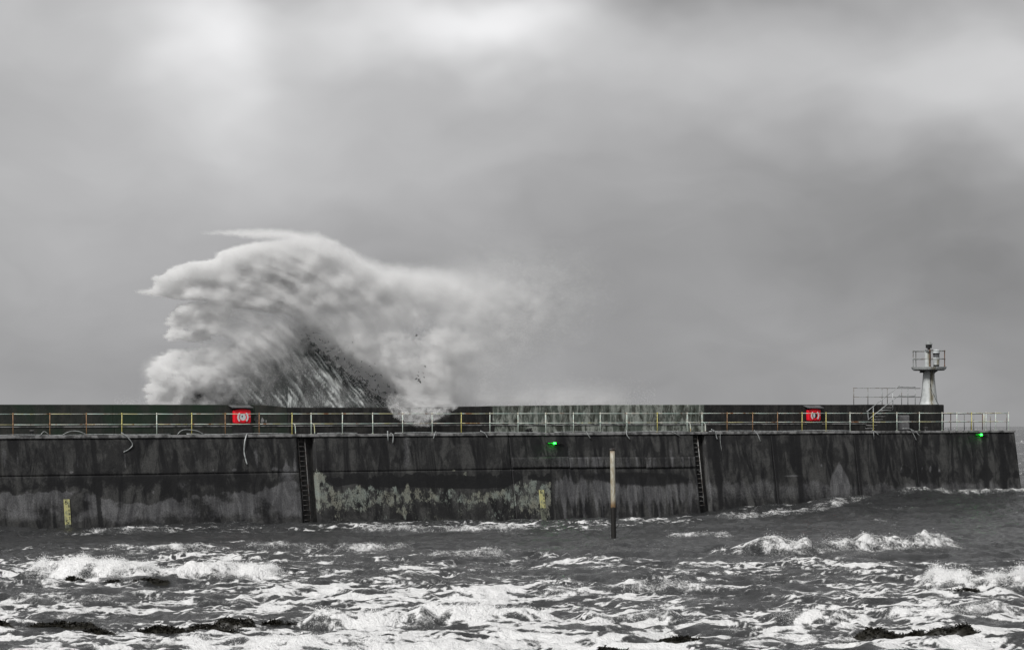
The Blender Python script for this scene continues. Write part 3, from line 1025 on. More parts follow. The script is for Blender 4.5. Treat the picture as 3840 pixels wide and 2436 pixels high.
# ------------------------------------------------------------------ tide gauges with their figures
def text_mesh(s):
    c = bpy.data.curves.new('figure', 'FONT')
    c.body = s
    c.resolution_u = 4
    o = bpy.data.objects.new('figure', c)
    COL.objects.link(o)
    bpy.context.view_layer.update()
    me = bpy.data.meshes.new_from_object(o.evaluated_get(bpy.context.evaluated_depsgraph_get()))
    v = [tuple(p.co) for p in me.vertices]
    f = [tuple(p.vertices) for p in me.polygons]
    bpy.data.objects.remove(o)
    bpy.data.meshes.remove(me)
    xs, ys = [p[0] for p in v], [p[1] for p in v]
    return [((p[0] - min(xs)) / (max(xs) - min(xs)), (p[1] - min(ys)) / (max(ys) - min(ys))) for p in v], f


FIG = {s: text_mesh(s) for s in '65842'}


def gauge(x0, x1, ytop, z6, zdirty, label):
    l0, l1 = QL(x0, 1900, 0.6), QL(x1, 1900, 0.6)
    ztop = float(Q(x0, ytop, 0.6)[1])
    t = pier_thing('tide_gauge', label, 'tide gauge', l0, 0, 0, 'tide gauges on the quay wall')
    wd = l1 - l0

    def board(za, zb, name, mat, d):
        mb = MB()
        ya, yb = -face(za), -face(zb)
        mb.v += [(0, ya - d, za), (wd, ya - d, za), (wd, yb - d, zb), (0, yb - d, zb), (0, ya + 0.02, za), (wd, ya + 0.02, za), (wd, yb + 0.02, zb), (0, yb + 0.02, zb)]
        mb.f += [(0, 1, 2, 3), (5, 4, 7, 6), (4, 0, 3, 7), (1, 5, 6, 2), (3, 2, 6, 7), (4, 5, 1, 0)]
        return mb.build(name, mat, t)
    board(zdirty, ztop, 'board', M['yellow'], 0.05)
    board(-0.7, zdirty - 0.006, 'fouled_board', M['gauge_dirty'], 0.05)

    def fig(s, fx, zc, w_, h_):
        v, f = FIG[s]
        mb = MB()
        mb.v = [(wd * fx + (p[0] - 0.5) * w_, -face(zc + (p[1] - 0.5) * h_) - 0.055, zc + (p[1] - 0.5) * h_) for p in v]
        mb.f = f
        mb.build('figure', M['ink'], t)
    fig('6', 0.36, z6, 0.15, 0.21)
    fig('5', 0.36, z6 - 1.0, 0.15, 0.21)
    for k, s in enumerate('8642'):
        fig(s, 0.80, z6 - 0.2 * (k + 1), 0.085, 0.115)
    for k, s in enumerate('86'):
        fig(s, 0.80, z6 - 1.0 - 0.2 * (k + 1), 0.085, 0.115)


gauge(240, 261.5, 1871, float(Q(250, 1882, 0.6)[1]), float(Q(250, 1966, 0.7)[1]), 'yellow tide gauge with black 6 and 5 standing alone at the left end')
gauge(2023, 2041, 1836, float(Q(2030, 1843, 0.6)[1]), float(Q(2030, 1904, 0.7)[1]), 'yellow tide gauge at the right edge of the green-white wall growth')

# ------------------------------------------------------------------ lifebuoy cabinets
def buoy(x0, x1, y0, y1, rx0, rx1, ry0, ry1, label, style):
    o0 = -PO + 0.34
    l0, l1 = QL(x0, 1560, o0), QL(x1, 1560, o0)
    z1, z0 = float(Q(x0, y0, o0)[1]), float(Q(x0, y1, o0)[1])
    w_, h_ = l1 - l0, z1 - z0
    t = pier_thing('lifebuoy_cabinet', label, 'lifebuoy cabinet', (l0 + l1) / 2, -PO, 0, 'red lifebuoy cabinets on the parapet')
    MB().box(-w_ / 2 - 0.16, w_ / 2 + 0.16, -0.05, -0.004, DECK + 0.48, z1 + 0.12).build('backboard', M['board'], t)
    MB().box(-w_ / 2 - 0.10, w_ / 2 + 0.10, -0.28, -0.25, DECK + 0.02, z0 - 0.02).build('stand', M['board'], t)
    # rounded housing with a domed top
    pr = []
    r = 0.12
    for cx_, cz, a0 in ((w_ / 2 - r, z0 + r, -90), (w_ / 2 - r, z1 - r - 0.05, 0), (0, 0, None), (-w_ / 2 + r, z1 - r - 0.05, 90), (-w_ / 2 + r, z0 + r, 180)):
        if a0 is None:
            for k in range(1, 8):
                u = -1 + 2 * k / 8
                pr.append((-u * (w_ / 2 - r) * 0.9, z1 - 0.05 * u * u))
            continue
        for k in range(5):
            a = math.radians(a0 + 22.5 * k)
            pr.append((cx_ + r * math.cos(a), cz + r * math.sin(a)))
    hs = MB().prism(pr, -0.32, -0.055).build('housing', M['red'], t, bevel=0.05)
    zc = z0 + 0.44 * h_
    R = w_ * 0.335
    ring = MB().lathe([(R * 0.97, 0), (R * 0.97, 0.02), (R * 0.90, 0.03), (R * 0.62, 0.03), (R * 0.56, 0.02), (R * 0.56, 0)], 40)
    ring.v = [(p[0], -0.322 - p[2], zc + p[1]) for p in ring.v]
    ring.f = [f for f in ring.f if len(f) == 4]
    ring.build('raised_ring', M['red'], hs, smooth=True)
    for s in (-1, 1):
        a0, a1 = (-48, 50)
        pts = []
        for k in range(13):
            a = math.radians(a0 + (a1 - a0) * k / 12)
            pts.append((s * R * 1.0 * math.cos(a), zc + R * 1.0 * math.sin(a)))
        for k in reversed(range(13)):
            a = math.radians(a0 + (a1 - a0) * k / 12)
            pts.append((s * R * 0.72 * math.cos(a), zc + R * 0.72 * math.sin(a)))
        if s < 0:
            pts = pts[::-1]
        MB().prism(pts, -0.365, -0.35).build('reflective_band', M['white'], hs)
    rr = R * 0.54
    if style == 0:
        MB().prism([(rr * math.cos(2 * math.pi * k / 28), zc + rr * math.sin(2 * math.pi * k / 28)) for k in range(28)], -0.352, -0.324).build('centre_disc', M['white'], hs)
        MB().prism([(0.04 * math.cos(2 * math.pi * k / 10) - 0.04, zc + 0.045 + 0.05 * math.sin(2 * math.pi * k / 10)) for k in range(10)], -0.357, -0.353).build('latch', M['black'], hs)
    else:
        MB().prism([(rr * math.cos(2 * math.pi * k / 28), zc + rr * math.sin(2 * math.pi * k / 28)) for k in range(28)], -0.352, -0.324).build('opening_shade_disc', M['black'], hs)  # solid black disc standing in for the shade inside the recess
        MB().prism([(-0.07 + 0.075 * math.cos(2 * math.pi * k / 20), zc + 0.14 * math.sin(2 * math.pi * k / 20)) for k in range(20)], -0.362, -0.353).build('centre_disc', M['white'], hs)
    MB().box(w_ * 0.41, w_ * 0.45, -0.335, -0.322, zc + 0.0, zc + 0.04).build('catch', M['white'], hs)
    # sloping lid over the cabinet
    a, b_ = QL(rx0, 1525, o0) - (l0 + l1) / 2, QL(rx1, 1525, o0) - (l0 + l1) / 2
    za, zb = float(Q(x0, ry1, o0)[1]), float(Q(x0, ry0, -PO)[1])
    mb = MB()
    mb.v += [(a, -0.42, za), (b_, -0.42, za), (b_ - 0.06, -0.004, zb), (a - 0.06, -0.004, zb), (a, -0.42, za - 0.03), (b_, -0.42, za - 0.03), (b_ - 0.06, -0.004, zb - 0.03), (a - 0.06, -0.004, zb - 0.03)]
    mb.f += [(0, 1, 2, 3), (7, 6, 5, 4), (4, 5, 1, 0), (5, 6, 2, 1), (6, 7, 3, 2), (7, 4, 0, 3)]
    mb.build('lid', M['lid'], t)
    return t


buoy(879, 942, 1532, 1588, 869, 948, 1518, 1527, 'red lifebuoy cabinet with white centre disc below the breaking wave', 0)
buoy(3033, 3079, 1531, 1578, 3027, 3087, 1519, 1528, 'red lifebuoy cabinet with black disc for its open centre towards the light tower', 1)

# ------------------------------------------------------------------ green lamps
def green_lamp(x, y, label):
    o0 = 0.12
    l, z = Q(x, y, o0 + 0.3)
    l, z = float(l), float(z)
    t = pier_thing('green_light', label, 'lamp', l, face(z), z, 'green lights on the quay wall')
    MB().box(-0.10, 0.12, -0.30, 0.0, 0.055, 0.085).build('hood', M['lid'], t)
    MB().box(0.1, 0.6, -0.14, -0.05, -0.05, 0.03).build('housing', M['lanternblack'], t)
    MB().lathe([(0.02, -0.05), (0.065, -0.045), (0.075, 0.0), (0.065, 0.04), (0.02, 0.05)], 14).build('lens', M['greenlamp'], t, smooth=True).location = (0.0, -0.2, 0)
    MB().box(-0.42, -0.13, -0.18, -0.15, -0.004, 0.018).build('glowing_reflector_strip', M['greenstrip'], t)
    MB().box(-0.40, 0.10, -0.145, 0.03, -0.03, 0.035).build('bracket', M['lanternblack'], t)


M['greenstrip'] = emit('green_strip', (0.005, 1.0, 0.03), 0.14)  # emission stands in for lamp light caught by the reflector strip
green_lamp(2085, 1661, 'glowing green light on the quay wall above the repaired band')
green_lamp(3688, 1629, 'glowing green light high on the wall at the pier end')

# ------------------------------------------------------------------ broken conduits and debris on the edge
CON = [
    ([(154, 1629), (166, 1617), (184, 1629)], 0.018, 'small bent pipe loop on the coping beside the short mooring post', 0.05),
    ([(236, 1632), (253, 1620), (275, 1615), (300, 1618), (322, 1627)], 0.02, 'low arched grey pipe on the coping above the leftmost tide gauge', 0.05),
    ([(457, 1621), (478, 1638), (497, 1665), (484, 1683), (463, 1694)], 0.024, 'hooked grey cable end curling over the left quay wall', 0.14),
    ([(667, 1630), (680, 1614), (700, 1610), (740, 1615), (765, 1628)], 0.02, 'low arched grey pipe on the coping left of the red cabinet', 0.05),
    ([(928, 1629), (918, 1655), (915, 1690), (918, 1718), (923, 1741)], 0.036, 'long pale pipe hanging down the wall below the red cabinet', 0.16),
    ([(1456, 1615), (1455.5, 1652)], 0.03, 'short straight pale pipe stub over the edge below the spill', 0.12),
    ([(1467, 1622), (1474, 1632), (1473, 1660)], 0.026, 'crooked pale pipe stub beside the straight one below the spill', 0.12),
    ([(1637, 1617), (1625, 1643)], 0.028, 'pale pipe stub slanting down to the left just right of the spill', 0.12),
    ([(1804, 1614), (1818, 1624), (1828, 1640)], 0.026, 'grey pipe stub slanting right where the pale parapet begins', 0.12),
    ([(2202, 1617), (2206, 1630), (2214, 1643)], 0.028, 'grey pipe stub over the edge right of the first green light', 0.12),
    ([(2353, 1612), (2351, 1630), (2362, 1646)], 0.028, 'kinked pale pipe stub above and right of the standing pile', 0.12),
    ([(2522, 1619), (2550, 1634)], 0.022, 'dull grey pipe stub left of the pale ladder', 0.12),
    ([(2670, 1609), (2683, 1618), (2686, 1634), (2690, 1646)], 0.028, 'crooked pale pipe drooping right of the pale ladder', 0.12),
    ([(2704, 1618), (2701, 1650), (2704, 1690)], 0.012, 'thin grey cable hanging right of the pale ladder', 0.12),
    ([(2831, 1613), (2842, 1630), (2852, 1655)], 0.03, 'pale pipe stub drooping left of the second red cabinet', 0.12),
    ([(3274, 1611), (3283, 1620), (3294, 1629)], 0.028, 'grey pipe stub over the edge below the steps', 0.12),
    ([(3279, 1628), (3278, 1647)], 0.014, 'thin short cable hanging below the steps', 0.13),
    ([(3388, 1606), (3412, 1607), (3424, 1624), (3437, 1651)], 0.024, 'long crooked pipe drooping below the grey cabinet', 0.13),
    ([(3414, 1607), (3432, 1617), (3449, 1633)], 0.026, 'shorter pipe branching right below the grey cabinet', 0.17),
    ([(3543, 1604), (3555, 1606), (3564, 1623)], 0.024, 'pale pipe stub over the edge by the tower platform end', 0.12),
]
for pts, r, lab, o0 in CON:
    P = []
    for x, y in pts:
        l, z = Q(x, y, o0)
        P.append((float(l), -max(o0, face(float(z)) + r + 0.01), float(z)))
    P[0] = (P[0][0], min(0.0, P[0][1] + 0.08), max(P[0][2], DECK + 0.03))
    c = P[0]
    t = tag(MB().tube(bent([(p[0] - c[0], p[1], p[2]) for p in P], 5), r, 7).build('broken_pipe', M['steel'], None, smooth=True), lab, 'pipe', 'broken pipes along the quay edge')
    t.location = W(c[0], 0, 0)
    t.rotation_euler = (0, 0, PA)

def bollard(x, w_, h_, label):
    l = QL(x, 1620, -0.3)
    t = pier_thing('mooring_post', label, 'bollard', l, -0.3, DECK + 0.012, 'mooring posts on the deck')
    MB().lathe([(w_ * 0.42, 0), (w_ * 0.40, 0.03), (w_ * 0.34, 0.06), (w_ * 0.34, h_ * 0.72)], 14).build('post', M['lanternblack'], t, smooth=False)
    MB().lathe([(w_ * 0.36, h_ * 0.72), (w_ * 0.52, h_ * 0.78), (w_ * 0.54, h_ * 0.92), (w_ * 0.42, h_)], 14).build('cap', M['darksteel'], t, smooth=False)


bollard(119, 0.26, 0.28, 'short black mooring post on the coping at the left')
bollard(3471, 0.30, 0.20, 'low black mooring post on the deck right of the grey cabinet')
# crumpled dark scrap lying on the deck edge
for x, sz, lab in ((1984, 0.26, 'crumpled dark scrap metal on the coping below the pale parapet'), (1555, 0.11, 'small dark lump on the coping right of the pipe stubs')):
    mb = MB()
    for k in range(5):
        a, b_, c_ = [(random.uniform(-sz, sz), random.uniform(-0.1, 0.1), random.uniform(0.0, sz)) for _ in range(3)]
        mb.tube([a, b_, c_], sz * 0.16, 5)
    mb.v = [(p[0], p[1], max(0.0, p[2])) for p in mb.v]
    o = tag(mb.build('scrap_metal', M['lanternblack'], None), lab, 'scrap')
    o.location = W(QL(x, 1620, -0.15), -0.15, DECK + 0.012)
    o.rotation_euler = (0, 0, PA)

# ------------------------------------------------------------------ steps, grey cabinet, platform railing, light tower
PT = pz(3400, 1516)
st = pier_thing('steps', 'concrete steps with tube handrail up to the tower platform', 'steps')
s0, s1 = QL(3262, 1590, -1.7), QL(3352, 1530, -1.7)
N = 9
rise = (PT - DECK) / N
for k in range(N):
    a = s0 + (s1 - s0) * k / N
    b_ = s0 + (s1 - s0) * (k + 1) / N - 0.004
    MB().box(a, b_, PO - 0.85, PO - 0.01, DECK + 0.01, DECK + rise * (k + 1) - 0.045).build('riser', M['parapet'], st)
    MB().box(a - 0.03, b_, PO - 0.87, PO - 0.012, DECK + rise * (k + 1) - 0.043, DECK + rise * (k + 1)).build('tread', M['coping'], st)
ho = -PO + 0.85


def HP(x, y, o=ho):
    l, z = Q(x, y, o)
    return (float(l), -o, float(z))


MB().tube(bent([HP(3432, 1451), HP(3370, 1450), HP(3366, 1451), HP(3259, 1536), HP(3255, 1541), HP(3256, 1566), HP(3259, 1569), HP(3264, 1566), HP(3366, 1485), HP(3371, 1484), HP(3432, 1485)], 5), 0.026, 8).build('handrail', M['steel'], st, smooth=True)
for x, ya, yb in ((3275, 1524, 1600), (3348, 1463, 1536), (3432, 1451, 1516)):
    MB().tube([HP(x, ya), HP(x, yb)], 0.024, 8).build('handrail_post', M['steel'], st, smooth=True)
MB().tube([HP(3300, 1537), HP(3348, 1536)], 0.016, 6).build('handrail_brace', M['steel'], st, smooth=True)

t = pier_thing('grey_cabinet', 'plain grey cabinet against the tower platform right of the steps', 'cabinet', QL(3389, 1570, -PO + 0.4), -PO, DECK)
wd = QL(3410, 1570, -PO + 0.4) - QL(3365, 1570, -PO + 0.4)
MB().box(-wd / 2, wd / 2, -0.4, -0.006, 0.02, 0.98).build('body', M['cabinet'], t, bevel=0.06)
gdoor = MB().box(-wd / 2 + 0.05, wd / 2 - 0.05, -0.412, -0.402, 0.07, 0.92).build('door', M['cabinet'], t, bevel=0.004)
MB().box(wd / 2 - 0.12, wd / 2 - 0.09, -0.43, -0.413, 0.45, 0.55).build('handle', M['darksteel'], gdoor)

pr_ = pier_thing('platform_railing', 'grey two-rail railing on the tower platform behind the steps', 'railing')
ro = -PO - 3.2
xs = [3201.5, 3254.7, 3308, 3327.7, 3381, 3404.6]
mb_pts = [HP(x, 1516, ro) for x in xs]
MB().box(QL(3195, 1516, ro), pl(BX0), PO + 1.21, PO + 3.4, DECK, PT - 0.004).build('landing', M['parapet'], pier)
for p in mb_pts:
    MB().tube([(p[0], p[1], PT), (p[0], p[1], PT + 1.12)], 0.024, 8).build('post', M['greyrail'], pr_, smooth=True)
lend = HP(3452, 1516, ro)
for hgt in (1.10, 0.52):
    MB().tube([(mb_pts[0][0] - 0.03, mb_pts[0][1], PT + hgt), (lend[0], lend[1], PT + hgt)], 0.021, 8).build('rail', M['greyrail'], pr_, smooth=True)

# light tower
to = -PO - 1.35
tl = QL(3484, 1500, to)
TS = 9000 / (OY + tl * SA - to * CA)       # photograph pixels per metre here
tw = thing('light_tower', 'small white harbour light tower with rust runs and round gallery', 'lighthouse', W(tl, to, PT), 0.0)
zz = lambda y: (1516 - y) / TS
MB().lathe([(37 / TS, 0), (35 / TS, 0.05), (31 / TS, 0.22), (28.5 / TS, 0.55), (25 / TS, 1.1), (21.5 / TS, 1.7), (20.5 / TS, zz(1386))], 32).build('column', M['towerwhite'], tw, smooth=True)
gal = MB().lathe([(56 / TS, zz(1386) - 0.0), (62 / TS, zz(1384)), (66.5 / TS, zz(1375)), (66 / TS, zz(1374.5))], 40).build('gallery', M['towerwhite'], tw)
MB().lathe([(58 / TS, zz(1387.5)), (58 / TS, zz(1386.3))], 36).build('gallery_soffit', M['lid'], gal)
# brackets below the gallery
MB().box(-34 / TS, -21 / TS, -0.12, 0.12, zz(1396), zz(1387.6)).build('bracket', M['lanternblack'], tw)
MB().prism([(20 / TS, zz(1400)), (24 / TS, zz(1395)), (34 / TS, zz(1388.5)), (34 / TS, zz(1387.6)), (20 / TS, zz(1387.6))], -0.08, 0.08).build('bracket', M['lanternblack'], tw)
gr = 59 / TS
for k, (a, mk) in enumerate(((180, 'greyrail'), (264, 'rusty'), (0, 'rusty'), (90, 'greyrail'), (45, 'greyrail'), (135, 'greyrail'))):
    a = math.radians(a) - PA * 0.0
    p = (gr * math.cos(a), gr * math.sin(a))
    o = MB().lathe([(0.055, 0), (0.04, 0.08), (0.03, 0.12), (0.03, 0.46), (0.05, 0.49), (0.05, 0.54), (0.03, 0.57), (0.03, 0.98), (0.05, 1.0), (0.05, 1.06), (0.02, 1.09)], 10).build('gallery_post', M[mk], gal, smooth=True)
    o.location = (p[0], p[1], zz(1374.4))
for hgt in (1.03, 0.515):
    ring = [(gr * math.cos(2 * math.pi * k / 40), gr * math.sin(2 * math.pi * k / 40), zz(1374.4) + hgt) for k in range(41)]
    MB().tube(ring, 0.022, 8).build('gallery_rail', M['greyrail'], gal, smooth=True)
# pedestal and main lantern
MB().lathe([(12 / TS, zz(1374.4)), (12 / TS, zz(1318)), (14 / TS, zz(1312))], 24).build('pedestal', M['towerwhite'], tw).location = (-2 / TS, 0.2, 0)
mbl = MB().lathe([(15 / TS, zz(1311.9)), (15 / TS, zz(1309.5)), (6 / TS, zz(1309.2)), (5 / TS, zz(1304))], 20).build('lantern_foot', M['darksteel'], tw, smooth=False)
MB().lathe([(10 / TS, zz(1304)), (11.8 / TS, zz(1303)), (11.8 / TS, zz(1291)), (11 / TS, zz(1290.9))], 24).build('lantern', M['lanternblack'], tw)
MB().lathe([(15.5 / TS, zz(1290.8)), (15.5 / TS, zz(1290)), (10 / TS, zz(1285)), (4 / TS, zz(1279)), (0.5 / TS, zz(1277))], 24).build('lantern_roof', M['lantern_roof'], tw)
# second, barrel-shaped lamp
bx = 24 / TS
for r0, ya, yb, mk, nm in ((11.0, 1374, 1367, 'lanternblack', 'lamp_base'), (12.0, 1366.8, 1350, 'towerwhite', 'lamp_body'), (12.6, 1349.8, 1347, 'towerwhite', 'lamp_flange'),
                           (12.4, 1346.8, 1339, 'white', 'lamp_drum'), (12.2, 1338.8, 1327, 'glassgrey', 'lamp_glass'), (13.4, 1326.8, 1323, 'lanternblack', 'lamp_band'),
                           (12.6, 1322.8, 1316, 'white', 'lamp_collar')):
    MB().lathe([(r0 / TS, zz(ya)), (r0 / TS, zz(yb))], 24).build(nm, M[mk], tw).location = (bx, -0.35, 0)
MB().lathe([(12.6 / TS, zz(1315.8)), (12 / TS, zz(1313)), (8 / TS, zz(1310.5)), (1 / TS, zz(1309.5))], 24).build('lamp_dome', M['white'], tw, smooth=True).location = (bx, -0.35, 0)
# cables down the column
def col_r(z):
    return float(np.interp(z, [0, 0.05, 0.22, 0.55, 1.1, 1.7, 2.2], [37 / TS, 35 / TS, 31 / TS, 28.5 / TS, 25 / TS, 21.5 / TS, 20.5 / TS]))


for pth in ([(-62, 2.15), (-80, 1.7), (-90, 1.3), (-82, 1.0), (-60, 0.6), (-38, 0.22), (-30, 0.03)], [(-84, 2.2), (-88, 1.6), (-84, 0.9), (-80, 0.3)], [(-178, 2.1), (-178, 1.2), (-178, 0.6), (-182, 0.05)]):
    P = []
    for a, z in pth:
        r = col_r(z) + 0.012
        P.append((r * math.cos(math.radians(a)), r * math.sin(math.radians(a)), z))
    MB().tube(bent(P), 0.013, 6).build('cable', M['lanternblack'], tw, smooth=True)

# ------------------------------------------------------------------ standing pile
b0 = GP(2301.5, 2024)
Yp = b0[1]
pile = thing('standing_pile', 'slender pale flaking pile with black weedy foot standing in the water', 'pile', (b0[0], Yp, 0))
top = AT(2296.5, 1686, Yp)
bt = AT(2302, 2050, Yp)
axis = [(bt[0] - b0[0], 0, bt[2] - 1.0), (bt[0] - b0[0], 0, bt[2]), ]
P = []
for t_ in np.linspace(0, 1, 9):
    P.append((bt[0] + (top[0] - bt[0]) * t_ - b0[0], 0, bt[2] + (top[2] - bt[2]) * t_))
P = [(P[0][0], 0, -1.5)] + P
MB().tube(P, 0.113, 20, 0.108).build('shaft', M['pile'], pile, smooth=True)
MB().lathe([(0.125, top[2] - 0.005), (0.132, top[2] + 0.01), (0.132, top[2] + 0.05), (0.10, top[2] + 0.065)], 20, top[0] - b0[0], 0).build('cap', M['darksteel'], pile)

# ------------------------------------------------------------------ weed-covered rocks
def weed_rock(x0, x1, y, hpx, label, seed, flat=0.35):
    xc = 0.5 * (x0 + x1)
    X, Y = GP(xc, y)
    sc = F / Y
    rx, hz = 0.5 * (x1 - x0) / sc, hpx / sc
    ry = max(0.35, rx * flat)
    hs, _ = sea_field(X + np.linspace(-0.8, 0.8, 15) * rx, np.full(15, Y - 0.2))
    hz = hz * 1.0 + 0.03
    t = thing('weedy_rock', label, 'rock', (X, Y, float(np.percentile(hs, 75))), 0, 'weed-covered rocks in the foreground')
    nu, nv = 64, 26
    u, v = np.meshgrid(np.linspace(0, 2 * np.pi, nu, endpoint=False), np.linspace(0, 1, nv), indexing='ij')
    r = 1 - v
    ex = r * np.cos(u)
    ey = r * np.sin(u)
    ns = fbm(ex * rx / 0.5 + seed, ey * ry / 0.4, 4, seed)
    lump = fbm(ex * 1.6 + seed * 3.1, ey * 0.8, 2, seed + 5)
    prof = np.sqrt(np.clip(1 - r ** 2.2, 0, 1))
    zz_ = hz * prof * (0.72 + 0.75 * lump + 0.45 * ns) - 0.30 * (1 - prof) - 0.04
    rad = 1 + 0.22 * fbm(np.cos(u) * 2 + seed, np.sin(u) * 2, 3, seed + 9)
    V = np.stack([ex * rx * rad, ey * ry * rad, zz_], -1).reshape(-1, 3)
    idx = np.arange(nu * nv).reshape(nu, nv)
    f = np.stack([idx[:, :-1], np.roll(idx, -1, 0)[:, :-1], np.roll(idx, -1, 0)[:, 1:], idx[:, 1:]], -1).reshape(-1, 4)
    np_mesh('rock', V, f, M['weed'], t)
    # fronds
    R = np.random.default_rng(seed)
    n = int(260 * rx / 0.6 + 200)
    pick = R.integers(0, len(V), n * 2)
    pick = pick[V[pick, 2] > -0.03][:n]
    b = V[pick]
    n = len(b)
    d = np.stack([R.normal(0, 1, n), R.normal(0, 1, n) - 0.4, np.abs(R.normal(0.35, 0.5, n))], -1)
    d /= np.linalg.norm(d, axis=1)[:, None]
    L = R.uniform(0.04, 0.15, n)[:, None]
    s = np.cross(d, R.normal(0, 1, (n, 3)))
    s /= np.linalg.norm(s, axis=1)[:, None]
    wdt = R.uniform(0.008, 0.022, n)[:, None]
    mid = b + d * L * 0.6
    tip = mid + (d + np.array([0, -0.3, -0.7])) * L * 0.5
    vv = np.stack([b - s * wdt, b + s * wdt, mid + s * wdt, mid - s * wdt, tip], 1).reshape(-1, 3)
    k = np.arange(n)[:, None] * 5
    ff = np.concatenate([k + np.array([[0, 1, 2]]), k + np.array([[0, 2, 3]]), k + np.array([[3, 2, 4]])])
    tag(np_mesh('seaweed', vv, ff, M['weed'], t, smooth=False), kind='stuff')


ROCKS = [
    (770, 985, 2366, 42, 'highest black weedy rock hump in the left foreground'), (715, 790, 2366, 26, 'small weedy rock just left of the highest hump'),
    (40, 430, 2382, 20, 'long low weedy rock at the left edge of the foreground'), (-200, 90, 2384, 12, 'weedy rock cut by the left edge of the picture'),
    (400, 770, 2390, 20, 'low weedy rock left of and below the highest hump'), (930, 1160, 2356, 14, 'low weedy rock spit right of the highest hump'),
    (640, 960, 2394, 26, 'weedy rock in front of the highest hump'),
    (3185, 3410, 2394, 36, 'left one of the two large weedy rocks at lower right'), (3450, 3740, 2396, 34, 'right one of the two large weedy rocks at lower right'),
    (3330, 3500, 2406, 26, 'small weedy rock between the two large ones at lower right'),
    (2185, 2410, 2448, 32, 'weedy rock at the bottom edge near the centre'), (2420, 2720, 2424, 16, 'flat weedy rock strip at the bottom right of centre'),
    (210, 340, 2200, 10, 'thin black weed strip under the left breaker, leftmost'), (360, 500, 2204, 8, 'thin black weed strip under the middle of the left breaker'),
    (470, 660, 2204, 14, 'thin black weed strip under the right end of the left breaker'),
    (3515, 3720, 2246, 10, 'black weedy rock under the breaker at the right edge'),
    (250, 480, 2412, 10, 'flat weedy rock near the lower left corner'),
]
for i, (x0, x1, y, hp, lab) in enumerate(ROCKS):
    weed_rock(x0, x1, y, hp, lab, 200 + i * 7)

# ------------------------------------------------------------------ the breaking wave
WOFF = -8.5      # the wave rears up this far behind the quay line
c0 = W(QL(1050, 1500, WOFF), WOFF, 0)
wave = thing('breaking_wave', 'huge white storm wave exploding over the pier parapet', 'wave', c0, PA)
lw0 = QL(1050, 1500, WOFF)


def wave_body():
    cxs = np.array([560, 610, 660, 740, 860, 1000, 1100, 1180, 1250, 1330, 1420, 1500, 1580])
    cys = np.array([1600, 1540, 1480, 1400, 1295, 1222, 1228, 1283, 1350, 1412, 1470, 1525, 1600])
    nl, nt = 520, 150
    xs_ = np.linspace(560, 1580, nl)
    yc = np.interp(xs_, cxs, cys)
    l, zc = Q(xs_, yc, WOFF)
    l = l - lw0
    zc = zc + 0.35 * fbm(l / 1.2, l * 0, 3, 7) + 0.30 * fbm(l / 0.35, l * 0, 4, 8, 0.6)
    t = np.linspace(0, 1, nt)
    Lg, Tg = np.meshgrid(l, t, indexing='ij')
    Zc = np.repeat(zc[:, None], nt, 1)
    # front foot -> crest -> back foot
    ph = Tg * 2 - 1
    zfrac = 1 - np.abs(ph) ** 1.7
    z = -1.0 + (Zc + 1.0) * zfrac
    half = 2.2 + 1.2 * (1 - zfrac)
    y = half * ph + 0.8 * zfrac * 0
    # lean of the sheet to the left as it rises, so streaks run diagonally
    Lr = Lg - 0.0 * z
    sx = Lg + 0.75 * z
    st_ = fbm(sx / 0.42, (z - 0.3 * Lg) / 3.2, 4, 14)
    st2 = fbm(sx / 0.16, (z - 0.3 * Lg) / 1.4, 3, 24)
    lum_ = fbm(Lg / 1.5, z / 1.5, 4, 34)
    y = y - (0.28 * st_ + 0.10 * st2 + 0.5 * lum_) * (np.abs(ph) < 0.98)
    px_, py_ = invpx(Lg + lw0, WOFF - y, z)
    foam = 0.12 + 0.85 * np.clip(st_ * 1.5, 0, 1) * np.exp(-((px_ - 1010) / 130) ** 2 - ((py_ - 1480) / 70) ** 2) * 3.0
    foam += 0.34 * np.clip(0.3 + st2 + st_, 0, 1) * np.exp(-((px_ - 1270) / 160) ** 2)
    foam += 0.25 * np.clip(lum_ + 0.2, 0, 1) * np.exp(-((px_ - 700) / 170) ** 2)
    crestline = np.interp(px_, cxs, cys)
    foam = np.where(px_ < 1080, foam, foam * (0.35 + 0.65 * sstep(2, 30, py_ - crestline)) + 0.7 * np.clip(1.6 * st2 + lum_ + 0.05, 0, 1))
    V = np.stack([Lg, y, z], -1).reshape(-1, 3)
    np_mesh('water_face', V, gridfaces(nl, nt), M['wave'], wave, attrs={'foam': np.clip(foam, 0, 1).ravel(), 'thin': sstep(-6, 34, py_ - np.interp(px_, cxs, cys) + 10 * st_).ravel()})


wave_body()


def polysdf(gx, gy, poly):
    P = np.array(poly, float)
    d = np.full(gx.shape, 1e9)
    ins = np.zeros(gx.shape, bool)
    for i in range(len(P)):
        a, b = P[i], P[(i + 1) % len(P)]
        e = b - a
        wx, wy = gx - a[0], gy - a[1]
        t = np.clip((wx * e[0] + wy * e[1]) / (e @ e), 0, 1)
        d = np.minimum(d, (wx - e[0] * t) ** 2 + (wy - e[1] * t) ** 2)
        c = ((a[1] > gy) != (b[1] > gy)) & (gx < (b[0] - a[0]) * (gy - a[1]) / (b[1] - a[1] + 1e-9) + a[0])
        ins ^= c
    d = np.sqrt(d)
    return np.where(ins, d, -d)


